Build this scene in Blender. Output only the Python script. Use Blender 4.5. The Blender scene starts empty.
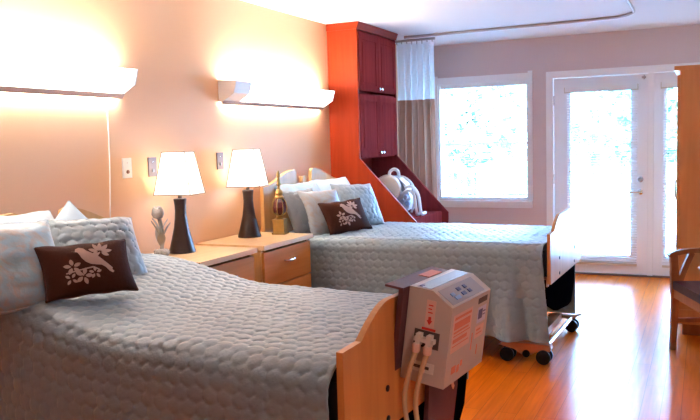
import bpy, bmesh, math, random
import numpy as np
from mathutils import Vector, Matrix, Euler
random.seed(4); rng = np.random.RandomState(7)
scene = bpy.context.scene
COL = scene.collection
PI = math.pi
H = 2.482            # ceiling height
XL = -3.03           # headwall
YF = 8.166           # window wall
XR = 0.62            # right wall
YB = -1.6

# ---------------------------------------------------------------- materials
def new_mat(name):
    m = bpy.data.materials.new(name); m.use_nodes = True
    return m, m.node_tree, m.node_tree.nodes['Principled BSDF']

def flat(name, col, rough=0.5, metal=0.0, spec=0.5, bump=0.0, bscale=200, coat=0.0, sheen=0.0, var=0.0, vscale=6, col2=None):
    m, nt, b = new_mat(name)
    b.inputs['Base Color'].default_value = (*col, 1)
    b.inputs['Roughness'].default_value = rough
    b.inputs['Metallic'].default_value = metal
    b.inputs['Specular IOR Level'].default_value = spec
    b.inputs['Coat Weight'].default_value = coat
    if sheen:
        b.inputs['Sheen Weight'].default_value = sheen
        b.inputs['Sheen Roughness'].default_value = 0.4
    tc = nt.nodes.new('ShaderNodeTexCoord')
    if var:
        n = nt.nodes.new('ShaderNodeTexNoise'); n.inputs['Scale'].default_value = vscale; n.inputs['Detail'].default_value = 4
        nt.links.new(tc.outputs['Object'], n.inputs['Vector'])
        mx = nt.nodes.new('ShaderNodeMix'); mx.data_type = 'RGBA'
        mx.inputs['A'].default_value = (*[c * (1 - var) for c in col], 1)
        mx.inputs['B'].default_value = (*[min(1, c * (1 + var)) for c in col], 1)
        if col2:
            mx.inputs['A'].default_value = (*col, 1); mx.inputs['B'].default_value = (*col2, 1); n.inputs['Distortion'].default_value = 2.5
            mr = nt.nodes.new('ShaderNodeMapRange'); mr.inputs['From Min'].default_value = 0.42; mr.inputs['From Max'].default_value = 0.66
            nt.links.new(n.outputs['Fac'], mr.inputs['Value']); nt.links.new(mr.outputs['Result'], mx.inputs['Factor'])
        else:
            nt.links.new(n.outputs['Fac'], mx.inputs['Factor'])
        nt.links.new(mx.outputs['Result'], b.inputs['Base Color'])
    if bump:
        n2 = nt.nodes.new('ShaderNodeTexNoise'); n2.inputs['Scale'].default_value = bscale; n2.inputs['Detail'].default_value = 3
        nt.links.new(tc.outputs['Object'], n2.inputs['Vector'])
        bp = nt.nodes.new('ShaderNodeBump'); bp.inputs['Strength'].default_value = bump; bp.inputs['Distance'].default_value = 0.01
        nt.links.new(n2.outputs['Fac'], bp.inputs['Height']); nt.links.new(bp.outputs['Normal'], b.inputs['Normal'])
    return m

def wood(name, c1, c2, axis='Z', rough=0.35, scale=1.0, coat=0.15, spec=0.5):
    m, nt, b = new_mat(name)
    tc = nt.nodes.new('ShaderNodeTexCoord'); mp = nt.nodes.new('ShaderNodeMapping')
    s = {'X': (0.6, 9, 9), 'Y': (9, 0.6, 9), 'Z': (9, 9, 0.6)}[axis]
    mp.inputs['Scale'].default_value = [k * scale for k in s]
    nt.links.new(tc.outputs['Object'], mp.inputs['Vector'])
    n = nt.nodes.new('ShaderNodeTexNoise'); n.inputs['Scale'].default_value = 2.2; n.inputs['Detail'].default_value = 6; n.inputs['Distortion'].default_value = 0.6
    nt.links.new(mp.outputs['Vector'], n.inputs['Vector'])
    cr = nt.nodes.new('ShaderNodeValToRGB'); cr.color_ramp.elements[0].position = 0.32; cr.color_ramp.elements[1].position = 0.7
    cr.color_ramp.elements[0].color = (*c2, 1); cr.color_ramp.elements[1].color = (*c1, 1)
    nt.links.new(n.outputs['Fac'], cr.inputs['Fac']); nt.links.new(cr.outputs['Color'], b.inputs['Base Color'])
    b.inputs['Specular IOR Level'].default_value = spec; b.inputs['Roughness'].default_value = rough; b.inputs['Coat Weight'].default_value = coat; b.inputs['Coat Roughness'].default_value = 0.2
    return m

def emis(name, col, strength):
    m, nt, b = new_mat(name)
    b.inputs['Base Color'].default_value = (*col, 1)
    b.inputs['Emission Color'].default_value = (*col, 1); b.inputs['Emission Strength'].default_value = strength
    return m

def floor_mat():
    m, nt, b = new_mat('laminate_floor')
    tc = nt.nodes.new('ShaderNodeTexCoord'); mp = nt.nodes.new('ShaderNodeMapping')
    mp.inputs['Rotation'].default_value = (0, 0, PI / 2)
    nt.links.new(tc.outputs['Object'], mp.inputs['Vector'])
    br = nt.nodes.new('ShaderNodeTexBrick'); br.offset = 0.37
    br.inputs['Scale'].default_value = 1.0; br.inputs['Brick Width'].default_value = 1.15; br.inputs['Row Height'].default_value = 0.098
    br.inputs['Mortar Size'].default_value = 0.0010; br.inputs['Mortar Smooth'].default_value = 0.4
    br.inputs['Color1'].default_value = FLOOR1; br.inputs['Color2'].default_value = FLOOR2; br.inputs['Mortar'].default_value = (0.25, 0.06, 0.005, 1)
    nt.links.new(mp.outputs['Vector'], br.inputs['Vector'])
    mp2 = nt.nodes.new('ShaderNodeMapping'); mp2.inputs['Scale'].default_value = (22, 1.4, 1)
    nt.links.new(tc.outputs['Object'], mp2.inputs['Vector'])
    n = nt.nodes.new('ShaderNodeTexNoise'); n.inputs['Scale'].default_value = 1.6; n.inputs['Detail'].default_value = 7; n.inputs['Distortion'].default_value = 0.8
    nt.links.new(mp2.outputs['Vector'], n.inputs['Vector'])
    cr = nt.nodes.new('ShaderNodeValToRGB'); cr.color_ramp.elements[0].position = 0.3; cr.color_ramp.elements[1].position = 0.75
    cr.color_ramp.elements[0].color = (0.82, 0.78, 0.74, 1); cr.color_ramp.elements[1].color = (1.1, 1.05, 1, 1)
    nt.links.new(n.outputs['Fac'], cr.inputs['Fac'])
    mx = nt.nodes.new('ShaderNodeMix'); mx.data_type = 'RGBA'; mx.blend_type = 'MULTIPLY'; mx.inputs['Factor'].default_value = 1
    nt.links.new(br.outputs['Color'], mx.inputs['A']); nt.links.new(cr.outputs['Color'], mx.inputs['B'])
    nt.links.new(mx.outputs['Result'], b.inputs['Base Color'])
    b.inputs['Roughness'].default_value = 0.27; b.inputs['Specular IOR Level'].default_value = 0.16
    bp = nt.nodes.new('ShaderNodeBump'); bp.inputs['Strength'].default_value = 0.12; bp.inputs['Distance'].default_value = 0.003
    nt.links.new(n.outputs['Fac'], bp.inputs['Height']); nt.links.new(bp.outputs['Normal'], b.inputs['Normal'])
    return m

def glass_mat():
    m = bpy.data.materials.new('pane_glass'); m.use_nodes = True; nt = m.node_tree
    nt.nodes.clear()
    out = nt.nodes.new('ShaderNodeOutputMaterial'); mix = nt.nodes.new('ShaderNodeMixShader')
    tr = nt.nodes.new('ShaderNodeBsdfTransparent'); gl = nt.nodes.new('ShaderNodeBsdfGlossy'); fr = nt.nodes.new('ShaderNodeFresnel')
    tr.inputs['Color'].default_value = (0.96, 0.985, 1, 1); gl.inputs['Roughness'].default_value = 0.02; fr.inputs['IOR'].default_value = 1.45
    nt.links.new(fr.outputs[0], mix.inputs[0]); nt.links.new(tr.outputs[0], mix.inputs[1]); nt.links.new(gl.outputs[0], mix.inputs[2])
    nt.links.new(mix.outputs[0], out.inputs[0])
    return m

def cloth_translucent(name, col, trans=0.5, alpha=1.0, emit=0.0, ecol=(1, 1, 1)):
    m = bpy.data.materials.new(name); m.use_nodes = True; nt = m.node_tree; nt.nodes.clear()
    out = nt.nodes.new('ShaderNodeOutputMaterial')
    d = nt.nodes.new('ShaderNodeBsdfDiffuse'); t = nt.nodes.new('ShaderNodeBsdfTranslucent'); mix = nt.nodes.new('ShaderNodeMixShader')
    d.inputs['Color'].default_value = (*col, 1); t.inputs['Color'].default_value = (*col, 1); mix.inputs[0].default_value = trans
    nt.links.new(d.outputs[0], mix.inputs[1]); nt.links.new(t.outputs[0], mix.inputs[2])
    last = mix.outputs[0]
    if alpha < 1:
        tr = nt.nodes.new('ShaderNodeBsdfTransparent'); m2 = nt.nodes.new('ShaderNodeMixShader'); m2.inputs[0].default_value = alpha
        nt.links.new(tr.outputs[0], m2.inputs[1]); nt.links.new(last, m2.inputs[2]); last = m2.outputs[0]
    if emit:
        e = nt.nodes.new('ShaderNodeEmission'); e.inputs['Color'].default_value = (*ecol, 1); e.inputs['Strength'].default_value = emit
        a = nt.nodes.new('ShaderNodeAddShader'); nt.links.new(last, a.inputs[0]); nt.links.new(e.outputs[0], a.inputs[1]); last = a.outputs[0]
    nt.links.new(last, out.inputs[0])
    return m

FLOOR1 = (0.78, 0.18, 0.006, 1); FLOOR2 = (0.70, 0.155, 0.005, 1)
M = dict(
    floor=floor_mat(), glass=glass_mat(),
    peach=flat('peach_wall_paint', (0.72, 0.435, 0.248), 0.6, bump=0.05, bscale=350),
    mauve=flat('taupe_wall_paint', (0.66, 0.56, 0.57), 0.6, bump=0.05, bscale=350),
    ceil=flat('ceiling_paint', (0.86, 0.87, 0.88), 0.8, bump=0.08, bscale=160),
    trim=flat('white_trim_paint', (0.86, 0.87, 0.90), 0.35),
    doorpaint=flat('white_door_paint', (0.86, 0.87, 0.91), 0.3),
    blind=cloth_translucent('blind_vinyl', (0.86, 0.87, 0.88), 0.35),
    blindrail=flat('blind_rail', (0.62, 0.55, 0.46), 0.5),
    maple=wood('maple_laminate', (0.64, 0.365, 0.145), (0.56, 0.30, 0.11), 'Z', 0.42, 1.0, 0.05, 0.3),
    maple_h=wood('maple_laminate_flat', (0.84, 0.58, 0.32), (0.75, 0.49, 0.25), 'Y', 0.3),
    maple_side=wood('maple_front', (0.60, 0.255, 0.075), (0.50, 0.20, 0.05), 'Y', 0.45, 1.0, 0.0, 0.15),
    footwood=wood('beech_board', (0.62, 0.28, 0.08), (0.52, 0.215, 0.055), 'Z', 0.32),
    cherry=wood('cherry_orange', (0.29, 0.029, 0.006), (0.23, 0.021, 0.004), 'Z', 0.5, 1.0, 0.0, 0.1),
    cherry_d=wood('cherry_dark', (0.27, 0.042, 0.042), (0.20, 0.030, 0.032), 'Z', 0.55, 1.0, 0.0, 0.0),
    wardrobe=wood('wardrobe_oak', (0.74, 0.34, 0.12), (0.65, 0.28, 0.09), 'Z', 0.4),
    chairwood=wood('chair_wood', (0.40, 0.145, 0.045), (0.31, 0.10, 0.03), 'Z', 0.42, 1.0, 0.05, 0.25),
    navy=flat('navy_vinyl', (0.018, 0.016, 0.035), 0.35, spec=0.3),
    black=flat('black_plastic', (0.006, 0.006, 0.007), 0.4, spec=0.2),
    blackfab=flat('black_cover', (0.0025, 0.002, 0.003), 0.9, spec=0.0),
    mauvefab=flat('mauve_vinyl', (0.10, 0.032, 0.040), 0.5),
    chrome=flat('brushed_steel', (0.62, 0.62, 0.64), 0.25, 1.0),
    frame=flat('tan_frame_enamel', (0.52, 0.25, 0.11), 0.35, 0.3),
    quilt=flat('silver_quilt_satin', (0.205, 0.275, 0.315), 0.42, sheen=0.25, bump=0.25, bscale=55),
    satin=flat('pale_blue_satin', (0.25, 0.38, 0.46), 0.33, sheen=0.25, bump=0.5, bscale=16, var=0.3, vscale=9, col2=(0.34, 0.30, 0.27)),
    silver=flat('silver_satin', (0.29, 0.315, 0.325), 0.3, sheen=0.2, bump=0.35, bscale=16, var=0.3, vscale=10, col2=(0.30, 0.25, 0.22)),
    white_cot=flat('white_cotton', (0.46, 0.58, 0.66), 0.7, sheen=0.2, bump=0.15, bscale=25),
    quiltpil=flat('grey_quilted_satin', (0.26, 0.32, 0.35), 0.42, sheen=0.25, bump=0.2, bscale=50),
    darkpil=flat('dark_grey_quilted', (0.12, 0.13, 0.14), 0.45, sheen=0.2),
    brown=flat('brown_suede', (0.045, 0.0115, 0.005), 0.8, spec=0.15, bump=0.2, bscale=90),
    motif=flat('taupe_applique', (0.40, 0.27, 0.22), 0.7),
    mattress=flat('mattress_navy', (0.03, 0.035, 0.06), 0.6),
    espresso=flat('espresso_wood', (0.022, 0.008, 0.005), 0.4, coat=0.1),
    bronze=flat('bronze_trim', (0.12, 0.075, 0.05), 0.4, 0.4),
    shade=cloth_translucent('lamp_shade_linen', (0.93, 0.9, 0.86), 0.55, emit=0.4, ecol=(1.0, 0.95, 0.88)),
    bulb=emis('warm_bulb', (1.0, 0.8, 0.55), 20),
    stone=flat('grey_resin', (0.30, 0.265, 0.24), 0.6, bump=0.3, bscale=70, var=0.2, vscale=20),
    gold=flat('antique_gold', (0.40, 0.25, 0.075), 0.38, 0.55, var=0.2, vscale=30),
    amber=flat('maroon_glass', (0.09, 0.018, 0.022), 0.08, coat=0.8),
    plate=flat('white_plate', (0.82, 0.80, 0.76), 0.4), plateg=flat('steel_plate', (0.15, 0.12, 0.135), 0.5, 0.2),
    redbrown=flat('call_button', (0.20, 0.06, 0.03), 0.4),
    fix=flat('fixture_white', (0.84, 0.84, 0.86), 0.4), fixgrey=flat('fixture_underside', (0.45, 0.36, 0.36), 0.5),
    lens=emis('fixture_lens', (1.0, 0.97, 0.92), 2.0),
    tube=emis('fixture_tube', (1.0, 0.93, 0.87), 58.0), tube_dn=emis('fixture_tube_lower', (1.0, 0.93, 0.86), 60.0),
    fill_dome=emis('fill_dome_glow', (1.0, 0.86, 0.72), 22.0),  # glow of the added fill lamp
    cord=flat('white_cord', (0.85, 0.82, 0.78), 0.5),
    mesh=cloth_translucent('curtain_mesh', (0.94, 0.95, 0.98), 0.62, 0.93),
    curtain=cloth_translucent('brown_curtain', (0.46, 0.25, 0.175), 0.25),
    track=flat('track_aluminium', (0.48, 0.42, 0.40), 0.4, 0.5),
    cpap=flat('cream_plastic', (0.70, 0.66, 0.60), 0.45), cpapw=flat('white_plastic', (0.72, 0.74, 0.80), 0.35),
    cpapg=flat('grey_panel', (0.18, 0.20, 0.25), 0.35), cpapb=flat('pale_blue_plastic', (0.35, 0.52, 0.74), 0.35),
    pump=flat('grey_pump_plastic', (0.50, 0.46, 0.43), 0.42), pumpd=flat('pump_recess', (0.07, 0.06, 0.055), 0.5),
    panel=flat('pump_control_panel', (0.42, 0.44, 0.50), 0.22), bluebtn=flat('blue_key', (0.05, 0.09, 0.25), 0.35), ltblue=flat('pale_blue_key', (0.22, 0.40, 0.66), 0.35),
    pinklab=flat('pink_paper_label', (0.72, 0.50, 0.43), 0.6), redink=flat('red_ink', (0.62, 0.04, 0.03), 0.6), peachink=flat('salmon_ink', (0.66, 0.23, 0.15), 0.6),
    bluelab=flat('blue_white_label', (0.55, 0.60, 0.78), 0.5), navyink=flat('navy_ink', (0.08, 0.09, 0.22), 0.5), darkink=flat('dark_ink', (0.06, 0.05, 0.05), 0.5),
    hose=flat('clear_yellow_tube', (0.55, 0.42, 0.26), 0.25),
    concrete=flat('patio_concrete', (0.72, 0.72, 0.72), 0.8, var=0.05), lawn=flat('lawn', (0.20, 0.30, 0.12), 0.9, var=0.25, vscale=3),
    leaf=flat('hazed_tree_leaves', (0.40, 0.55, 0.46), 0.7, var=0.3, vscale=2), bark=flat('bark', (0.16, 0.11, 0.08), 0.9),  # leaf green paled in the colour itself to imitate bright daylight haze
    rail=flat('white_railing', (0.8, 0.82, 0.84), 0.5), louvre=flat('pale_teal_metal', (0.40, 0.62, 0.66), 0.5),
    shingle=flat('grey_shingle', (0.30, 0.30, 0.32), 0.8), siding=flat('pale_siding', (0.72, 0.74, 0.74), 0.7),
)

# ---------------------------------------------------------------- mesh helpers
def obj(name, bm, mat, parent=None, smooth=False, loc=None, rot=None, bevel=0.0, bsegs=2):
    me = bpy.data.meshes.new(name)
    if bevel:
        try:
            bmesh.ops.bevel(bm, geom=[e for e in bm.edges if e.is_manifold and e.calc_face_angle(0) > 0.5], offset=bevel, segments=bsegs, profile=0.6, affect='EDGES')
        except Exception as ex:
            print('bevel', name, ex)
    bmesh.ops.recalc_face_normals(bm, faces=bm.faces)
    bm.to_mesh(me); bm.free()
    mats = mat if isinstance(mat, (list, tuple)) else [mat]
    for x in mats: me.materials.append(x)
    if smooth:
        for p in me.polygons: p.use_smooth = True
        try: me.set_sharp_from_angle(angle=math.radians(38))
        except Exception: pass
    o = bpy.data.objects.new(name, me); COL.objects.link(o)
    if parent is not None: o.parent = parent
    if loc is not None: o.location = loc
    if rot is not None: o.rotation_euler = rot
    return o

def np_obj(name, V, F, mat, parent=None, smooth=True):
    me = bpy.data.meshes.new(name); me.from_pydata([tuple(map(float, v)) for v in V], [], [tuple(map(int, f)) for f in F]); me.update()
    me.materials.append(mat)
    if smooth:
        for p in me.polygons: p.use_smooth = True
    o = bpy.data.objects.new(name, me); COL.objects.link(o)
    if parent is not None: o.parent = parent
    return o

def thing(name, label, cat, loc=(0, 0, 0), rz=0.0, group=None, rot=None):
    o = bpy.data.objects.new(name, None); COL.objects.link(o); o.empty_display_size = 0.1
    o.location = loc; o.rotation_euler = rot if rot is not None else (0, 0, rz)
    o['label'] = label; o['category'] = cat
    if group: o['group'] = group
    return o
def tag(o, label, cat, group=None, kind=None):
    o['label'] = label; o['category'] = cat
    if group: o['group'] = group
    if kind: o['kind'] = kind
    return o
def struct(name, bm, mat, parent=None, label=None, **k):
    o = obj(name, bm, mat, parent, **k)
    if parent is None:
        o['kind'] = 'structure'
        if label: o['label'] = label
    return o

def B(): return bmesh.new()
def box(bm, x0, x1, y0, y1, z0, z1, mi=0):
    vs = [bm.verts.new((x, y, z)) for x in (x0, x1) for y in (y0, y1) for z in (z0, z1)]
    idx = [(0, 1, 3, 2), (4, 6, 7, 5), (0, 4, 5, 1), (2, 3, 7, 6), (0, 2, 6, 4), (1, 5, 7, 3)]
    for f in idx:
        fc = bm.faces.new([vs[i] for i in f]); fc.material_index = mi
    return vs
def bx(*a):
    bm = B(); box(bm, *a); return bm
def prism(bm, pts, axis, a, b, mi=0):
    """extrude polygon pts (2D) along axis from a to b; axis x: pts=(y,z); y: (x,z); z: (x,y)"""
    def mk(p, t):
        return {'x': (t, p[0], p[1]), 'y': (p[0], t, p[1]), 'z': (p[0], p[1], t)}[axis]
    va = [bm.verts.new(mk(p, a)) for p in pts]; vb = [bm.verts.new(mk(p, b)) for p in pts]
    n = len(pts)
    bm.faces.new(va).material_index = mi; bm.faces.new(vb[::-1]).material_index = mi
    for i in range(n):
        bm.faces.new((va[i], vb[i], vb[(i + 1) % n], va[(i + 1) % n])).material_index = mi
def lathe(bm, prof, c=(0, 0, 0), n=32, axis='z', sx=1, sy=1):
    rings = []
    for r, z in prof:
        ring = []
        for k in range(n):
            t = 2 * PI * k / n
            p = (r * math.cos(t) * sx, r * math.sin(t) * sy, z)
            if axis == 'x': p = (p[2], p[0], p[1])
            elif axis == 'y': p = (p[0], p[2], p[1])
            ring.append(bm.verts.new((p[0] + c[0], p[1] + c[1], p[2] + c[2])))
        rings.append(ring)
    for a, b in zip(rings, rings[1:]):
        for k in range(n): bm.faces.new((a[k], a[(k + 1) % n], b[(k + 1) % n], b[k]))
    bm.faces.new(rings[0][::-1]); bm.faces.new(rings[-1])
def tube(bm, pts, r, n=10, caps=True):
    pts = [Vector(p) for p in pts]; rr = r if isinstance(r, (list, tuple)) else [r] * len(pts)
    t0 = (pts[1] - pts[0]).normalized(); up = Vector((0, 0, 1)) if abs(t0.z) < 0.9 else Vector((1, 0, 0))
    u = t0.cross(up).normalized(); rings = []
    for i, p in enumerate(pts):
        t = (pts[min(i + 1, len(pts) - 1)] - pts[max(i - 1, 0)]).normalized()
        u = (u - t * u.dot(t)).normalized(); v = t.cross(u)
        rings.append([bm.verts.new(p + (u * math.cos(2 * PI * k / n) + v * math.sin(2 * PI * k / n)) * rr[i]) for k in range(n)])
    for a, b in zip(rings, rings[1:]):
        for k in range(n): bm.faces.new((a[k], a[(k + 1) % n], b[(k + 1) % n], b[k]))
    if caps: bm.faces.new(rings[0][::-1]); bm.faces.new(rings[-1])
def smooth_path(pts, n=8):
    pts = [Vector(p) for p in pts]; out = []
    P = [pts[0]] + pts + [pts[-1]]
    for i in range(1, len(P) - 2):
        for k in range(n):
            t = k / n; a, b, c, d = P[i - 1], P[i], P[i + 1], P[i + 2]
            out.append(0.5 * ((2 * b) + (c - a) * t + (2 * a - 5 * b + 4 * c - d) * t * t + (3 * b - a - 3 * c + d) * t ** 3))
    out.append(pts[-1]); return out
def ellipsoid(bm, c, r, n=16, m=10):
    prof = [(max(1e-4, math.sin(PI * k / m)), -math.cos(PI * k / m)) for k in range(m + 1)]
    rings = []
    for pr, pz in prof:
        rings.append([bm.verts.new((c[0] + r[0] * pr * math.cos(2 * PI * k / n), c[1] + r[1] * pr * math.sin(2 * PI * k / n), c[2] + r[2] * pz)) for k in range(n)])
    for a, b in zip(rings, rings[1:]):
        for k in range(n): bm.faces.new((a[k], a[(k + 1) % n], b[(k + 1) % n], b[k]))
    bm.faces.new(rings[0][::-1]); bm.faces.new(rings[-1])

# ---------------------------------------------------------------- room shell
WX0, WX1, WZ0, WZ1 = -2.72, -1.70, 0.775, 2.075      # window rough opening
DX0, DX1, DZ1 = -1.475, 0.50, 2.07                    # door opening
T = 0.16
bm = B(); box(bm, XL - T, 1.9, YB - T, YF + T, -0.12, 0)
struct('floor', bm, M['floor'])
struct('ceiling', bx(XL - T, 1.9, YB - T, YF + T, H, H + 0.12), M['ceil'])
struct('wall_left', bx(XL - T, XL, YB - T, YF + T, 0, H), M['peach'])
bm = B()
for a in ((XL, WX0, 0, H), (WX0, WX1, 0, WZ0), (WX0, WX1, WZ1, H), (WX1, DX0, 0, H), (DX0, DX1, DZ1, H), (DX1, 1.9, 0, H)):
    box(bm, a[0], a[1], YF, YF + T, a[2], a[3])
struct('wall_far', bm, M['mauve'])
struct('wall_right', bx(XR, XR + 0.12, 2.9, YF, 0, H), M['mauve'])
struct('wall_return', bx(XR, 1.9, 2.78, 2.9, 0, H), M['mauve'])
struct('wall_right_near', bx(1.8, 1.9, YB, 2.78, 0, H), M['mauve'])
struct('wall_near', bx(XL, 1.9, YB - T, YB, 0, H), M['mauve'])
bm = B(); box(bm, WX1 - 1.25, DX0 - 0.05, YF - 0.016, YF, 0, 0.11)
struct('baseboard_far', bm, M['trim'], bevel=0.004)
struct('baseboard_right', bx(XR - 0.016, XR, 6.95, YF - 0.02, 0, 0.11), M['trim'])
struct('baseboard_left', bx(XL, XL + 0.016, -1.4, 2.0, 0, 0.11), M['trim'])

# window: casing, sash, glass, blind
w = struct('window_1', bx(WX0 - 0.03, WX1 + 0.03, YF - 0.05, YF + 0.01, WZ0 - 0.045, WZ0 - 0.008), M['trim'], bevel=0.006)   # stool
bm = B()
box(bm, WX0 - 0.07, WX0 + 0.01, YF - 0.022, YF, WZ0 - 0.01, WZ1 + 0.07); box(bm, WX1 - 0.01, WX1 + 0.07 - 0.035, YF - 0.022, YF, WZ0 - 0.01, WZ1 + 0.07)
box(bm, WX0 + 0.01, WX1 - 0.01, YF - 0.022, YF, WZ1 - 0.02, WZ1 + 0.05)
struct('window_casing', bm, M['trim'], w, bevel=0.004)
struct('window_apron', bx(WX0 - 0.02, WX1 + 0.03, YF - 0.018, YF, WZ0 - 0.085, WZ0 - 0.045), M['trim'], w)
bm = B()
yb = YF + 0.09
box(bm, WX0, WX0 + 0.03, YF, YF + 0.15, WZ0, WZ1); box(bm, WX1 - 0.03, WX1, YF, YF + 0.15, WZ0, WZ1)
box(bm, WX0 + 0.03, WX1 - 0.03, YF, YF + 0.15, WZ0, WZ0 + 0.03); box(bm, WX0 + 0.03, WX1 - 0.03, YF, YF + 0.15, WZ1 - 0.03, WZ1)
box(bm, WX0 + 0.03, WX1 - 0.03, yb, yb + 0.03, 1.375, 1.40)
struct('window_sash', bm, M['trim'], w)
struct('window_pane', bx(WX0 + 0.03, WX1 - 0.03, yb + 0.01, yb + 0.014, WZ0 + 0.03, WZ1 - 0.03), M['glass'], w)
def slats(x0, x1, y, z0, z1, pitch=0.026, wid=0.022, tilt=0.25):
    bm = B(); z = z0
    while z < z1:
        dy, dz = wid / 2 * math.cos(tilt), wid / 2 * math.sin(tilt)
        a = [bm.verts.new(p) for p in ((x0, y - dy, z - dz), (x1, y - dy, z - dz), (x1, y, z + 0.002), (x0, y, z + 0.002))]
        b = [bm.verts.new(p) for p in ((x1, y + dy, z + dz), (x0, y + dy, z + dz))]
        bm.faces.new(a); bm.faces.new((a[3], a[2], b[0], b[1])); z += pitch
    return bm
wb = thing('window_blind', 'white horizontal blind hung inside the wide window by the brown curtain', 'blind', (0, YF + 0.045, WZ1 - 0.03))
obj('headrail', bx(WX0 + 0.035, WX1 - 0.035, -0.018, 0.018, -0.04, 0), M['trim'], wb)
obj('slats', slats(WX0 + 0.04, WX1 - 0.04, 0, WZ0 + 0.09 - WZ1 + 0.03, -0.05), M['blind'], wb)
obj('bottom_rail', bx(WX0 + 0.04, WX1 - 0.04, -0.012, 0.012, WZ0 + 0.052 - WZ1 + 0.03, WZ0 + 0.068 - WZ1 + 0.03), M['trim'], wb)
bm = B(); tube(bm, [(WX1 - 0.06, -0.02, -0.05), (WX1 - 0.06, -0.02, -0.62)], 0.004, 6)
obj('tilt_wand', bm, M['cord'], wb)

# patio doors
def patio_door(name, x0, x1, gx0, gx1, hinges, handle):
    d = struct(name, bx(x0, gx0, YF + 0.015, YF + 0.06, 0.018, 2.045), M['doorpaint'])
    bm = B(); box(bm, gx1, x1, YF + 0.015, YF + 0.06, 0.018, 2.045); box(bm, gx0, gx1, YF + 0.015, YF + 0.06, 0.018, 0.205); box(bm, gx0, gx1, YF + 0.015, YF + 0.06, 1.925, 2.045)
    struct('door_frame', bm, M['doorpaint'], d)
    bm = B()
    for a in ((gx0 - 0.02, gx0 + 0.012, 0.19, 1.94), (gx1 - 0.012, gx1 + 0.02, 0.19, 1.94), (gx0, gx1, 0.185, 0.212), (gx0, gx1, 1.915, 1.945)):
        box(bm, a[0], a[1], YF + 0.006, YF + 0.014, a[2], a[3])
    for z in (0.085, 0.14): box(bm, x0 + 0.1, x1 - 0.1, YF + 0.006, YF + 0.014, z, z + 0.022)
    struct('glazing_bead', bm, M['doorpaint'], d)
    struct('door_pane', bx(gx0, gx1, YF + 0.035, YF + 0.04, 0.205, 1.925), M['glass'], d)
    if hinges:
        for z in (0.24, 1.0, 1.82):
            bm = B(); lathe(bm, [(0.008, z - 0.05), (0.008, z + 0.05)], (x0 - 0.004, YF + 0.006, 0), 10)
            struct('hinge', bm, M['chrome'], d)
    if handle:
        bm = B(); lathe(bm, [(0.027, 0), (0.027, 0.008), (0.02, 0.014), (0.01, 0.016), (0.01, 0.045)], (-0.592, 0, 0), 20, 'y')
        for v in bm.verts: v.co.y = YF + 0.012 - v.co.y; v.co.z += 0.865
        tube(bm, smooth_path([(-0.592, YF - 0.035, 0.865), (-0.62, YF - 0.04, 0.866), (-0.70, YF - 0.036, 0.868)], 5), [0.009] * 5 + [0.008] * 6, 10)
        struct('lever_handle', bm, M['chrome'], d, smooth=True)
        bm = B(); lathe(bm, [(0.029, 0), (0.029, 0.01), (0.022, 0.016), (0.014, 0.016), (0.014, 0.028)], (-0.592, 0, 0), 20, 'y')
        for v in bm.verts: v.co.y = YF + 0.012 - v.co.y; v.co.z += 0.993
        struct('deadbolt', bm, M['chrome'], d, smooth=True)
        bm = B(); box(bm, -0.585, -0.545, YF - 0.002, YF + 0.012, 2.0, 2.02); box(bm, -0.568, -0.555, YF - 0.012, YF + 0.012, 1.99, 2.035)
        struct('door_catch', bm, M['chrome'], d)
    return d
patio_door('door_1', -1.445, -0.525, -1.285, -0.675, True, True)
patio_door('door_2', -0.468, 0.452, -0.36, 0.30, False, False)
bm = B()
box(bm, DX0 - 0.045, DX0 + 0.025, YF - 0.024, YF + 0.0, 0, 2.055); box(bm, DX1 - 0.025, DX1 + 0.07, YF - 0.024, YF, 0, 2.055)
box(bm, DX0 - 0.045, DX1 + 0.07, YF - 0.024, YF, 2.05, 2.12); box(bm, -0.523, -0.470, YF - 0.006, YF + 0.012, 0.017, 2.05); box(bm, -0.535, -0.455, YF + 0.062, YF + 0.14, 0.017, 2.05)
box(bm, DX0, DX0 + 0.026, YF, YF + 0.15, 0, 2.05); box(bm, DX1 - 0.026, DX1, YF, YF + 0.15, 0, 2.05); box(bm, DX0, DX1, YF, YF + 0.15, 2.048, 2.07)
struct('trim_1', bm, M['trim'], bevel=0.003)
struct('trim_2', bx(DX0, DX1, YF - 0.01, YF + 0.15, 0.0, 0.016), M['bronze'])
def door_blind(name, x0, x1, label):
    b = thing(name, label, 'blind', (0, YF - 0.022, 1.945))
    obj('headrail', bx(x0, x1, -0.024, 0.02, -0.055, 0.0), M['trim'], b, bevel=0.004)
    bm = B(); box(bm, x0 - 0.006, x0, -0.026, 0.02, -0.058, 0.002); box(bm, x1, x1 + 0.006, -0.026, 0.02, -0.058, 0.002); box(bm, x0, x1, -0.027, -0.0245, -0.058, -0.048)
    obj('rail_bracket', bm, M['blindrail'], b)
    obj('slats', slats(x0 + 0.02, x1 + 0.0, 0, -1.80, -0.07), M['blind'], b)
    obj('bottom_rail', bx(x0 + 0.02, x1, -0.012, 0.012, -1.835, -1.815), M['blindrail'], b, bevel=0.003)
door_blind('door_blind', -1.325, -0.62, 'white slatted blind over the tall glass of the door with a lever handle')
door_blind('door_blind', -0.40, 0.34, 'white slatted blind over the narrow strip of glass beside the oak wardrobe')

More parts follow.
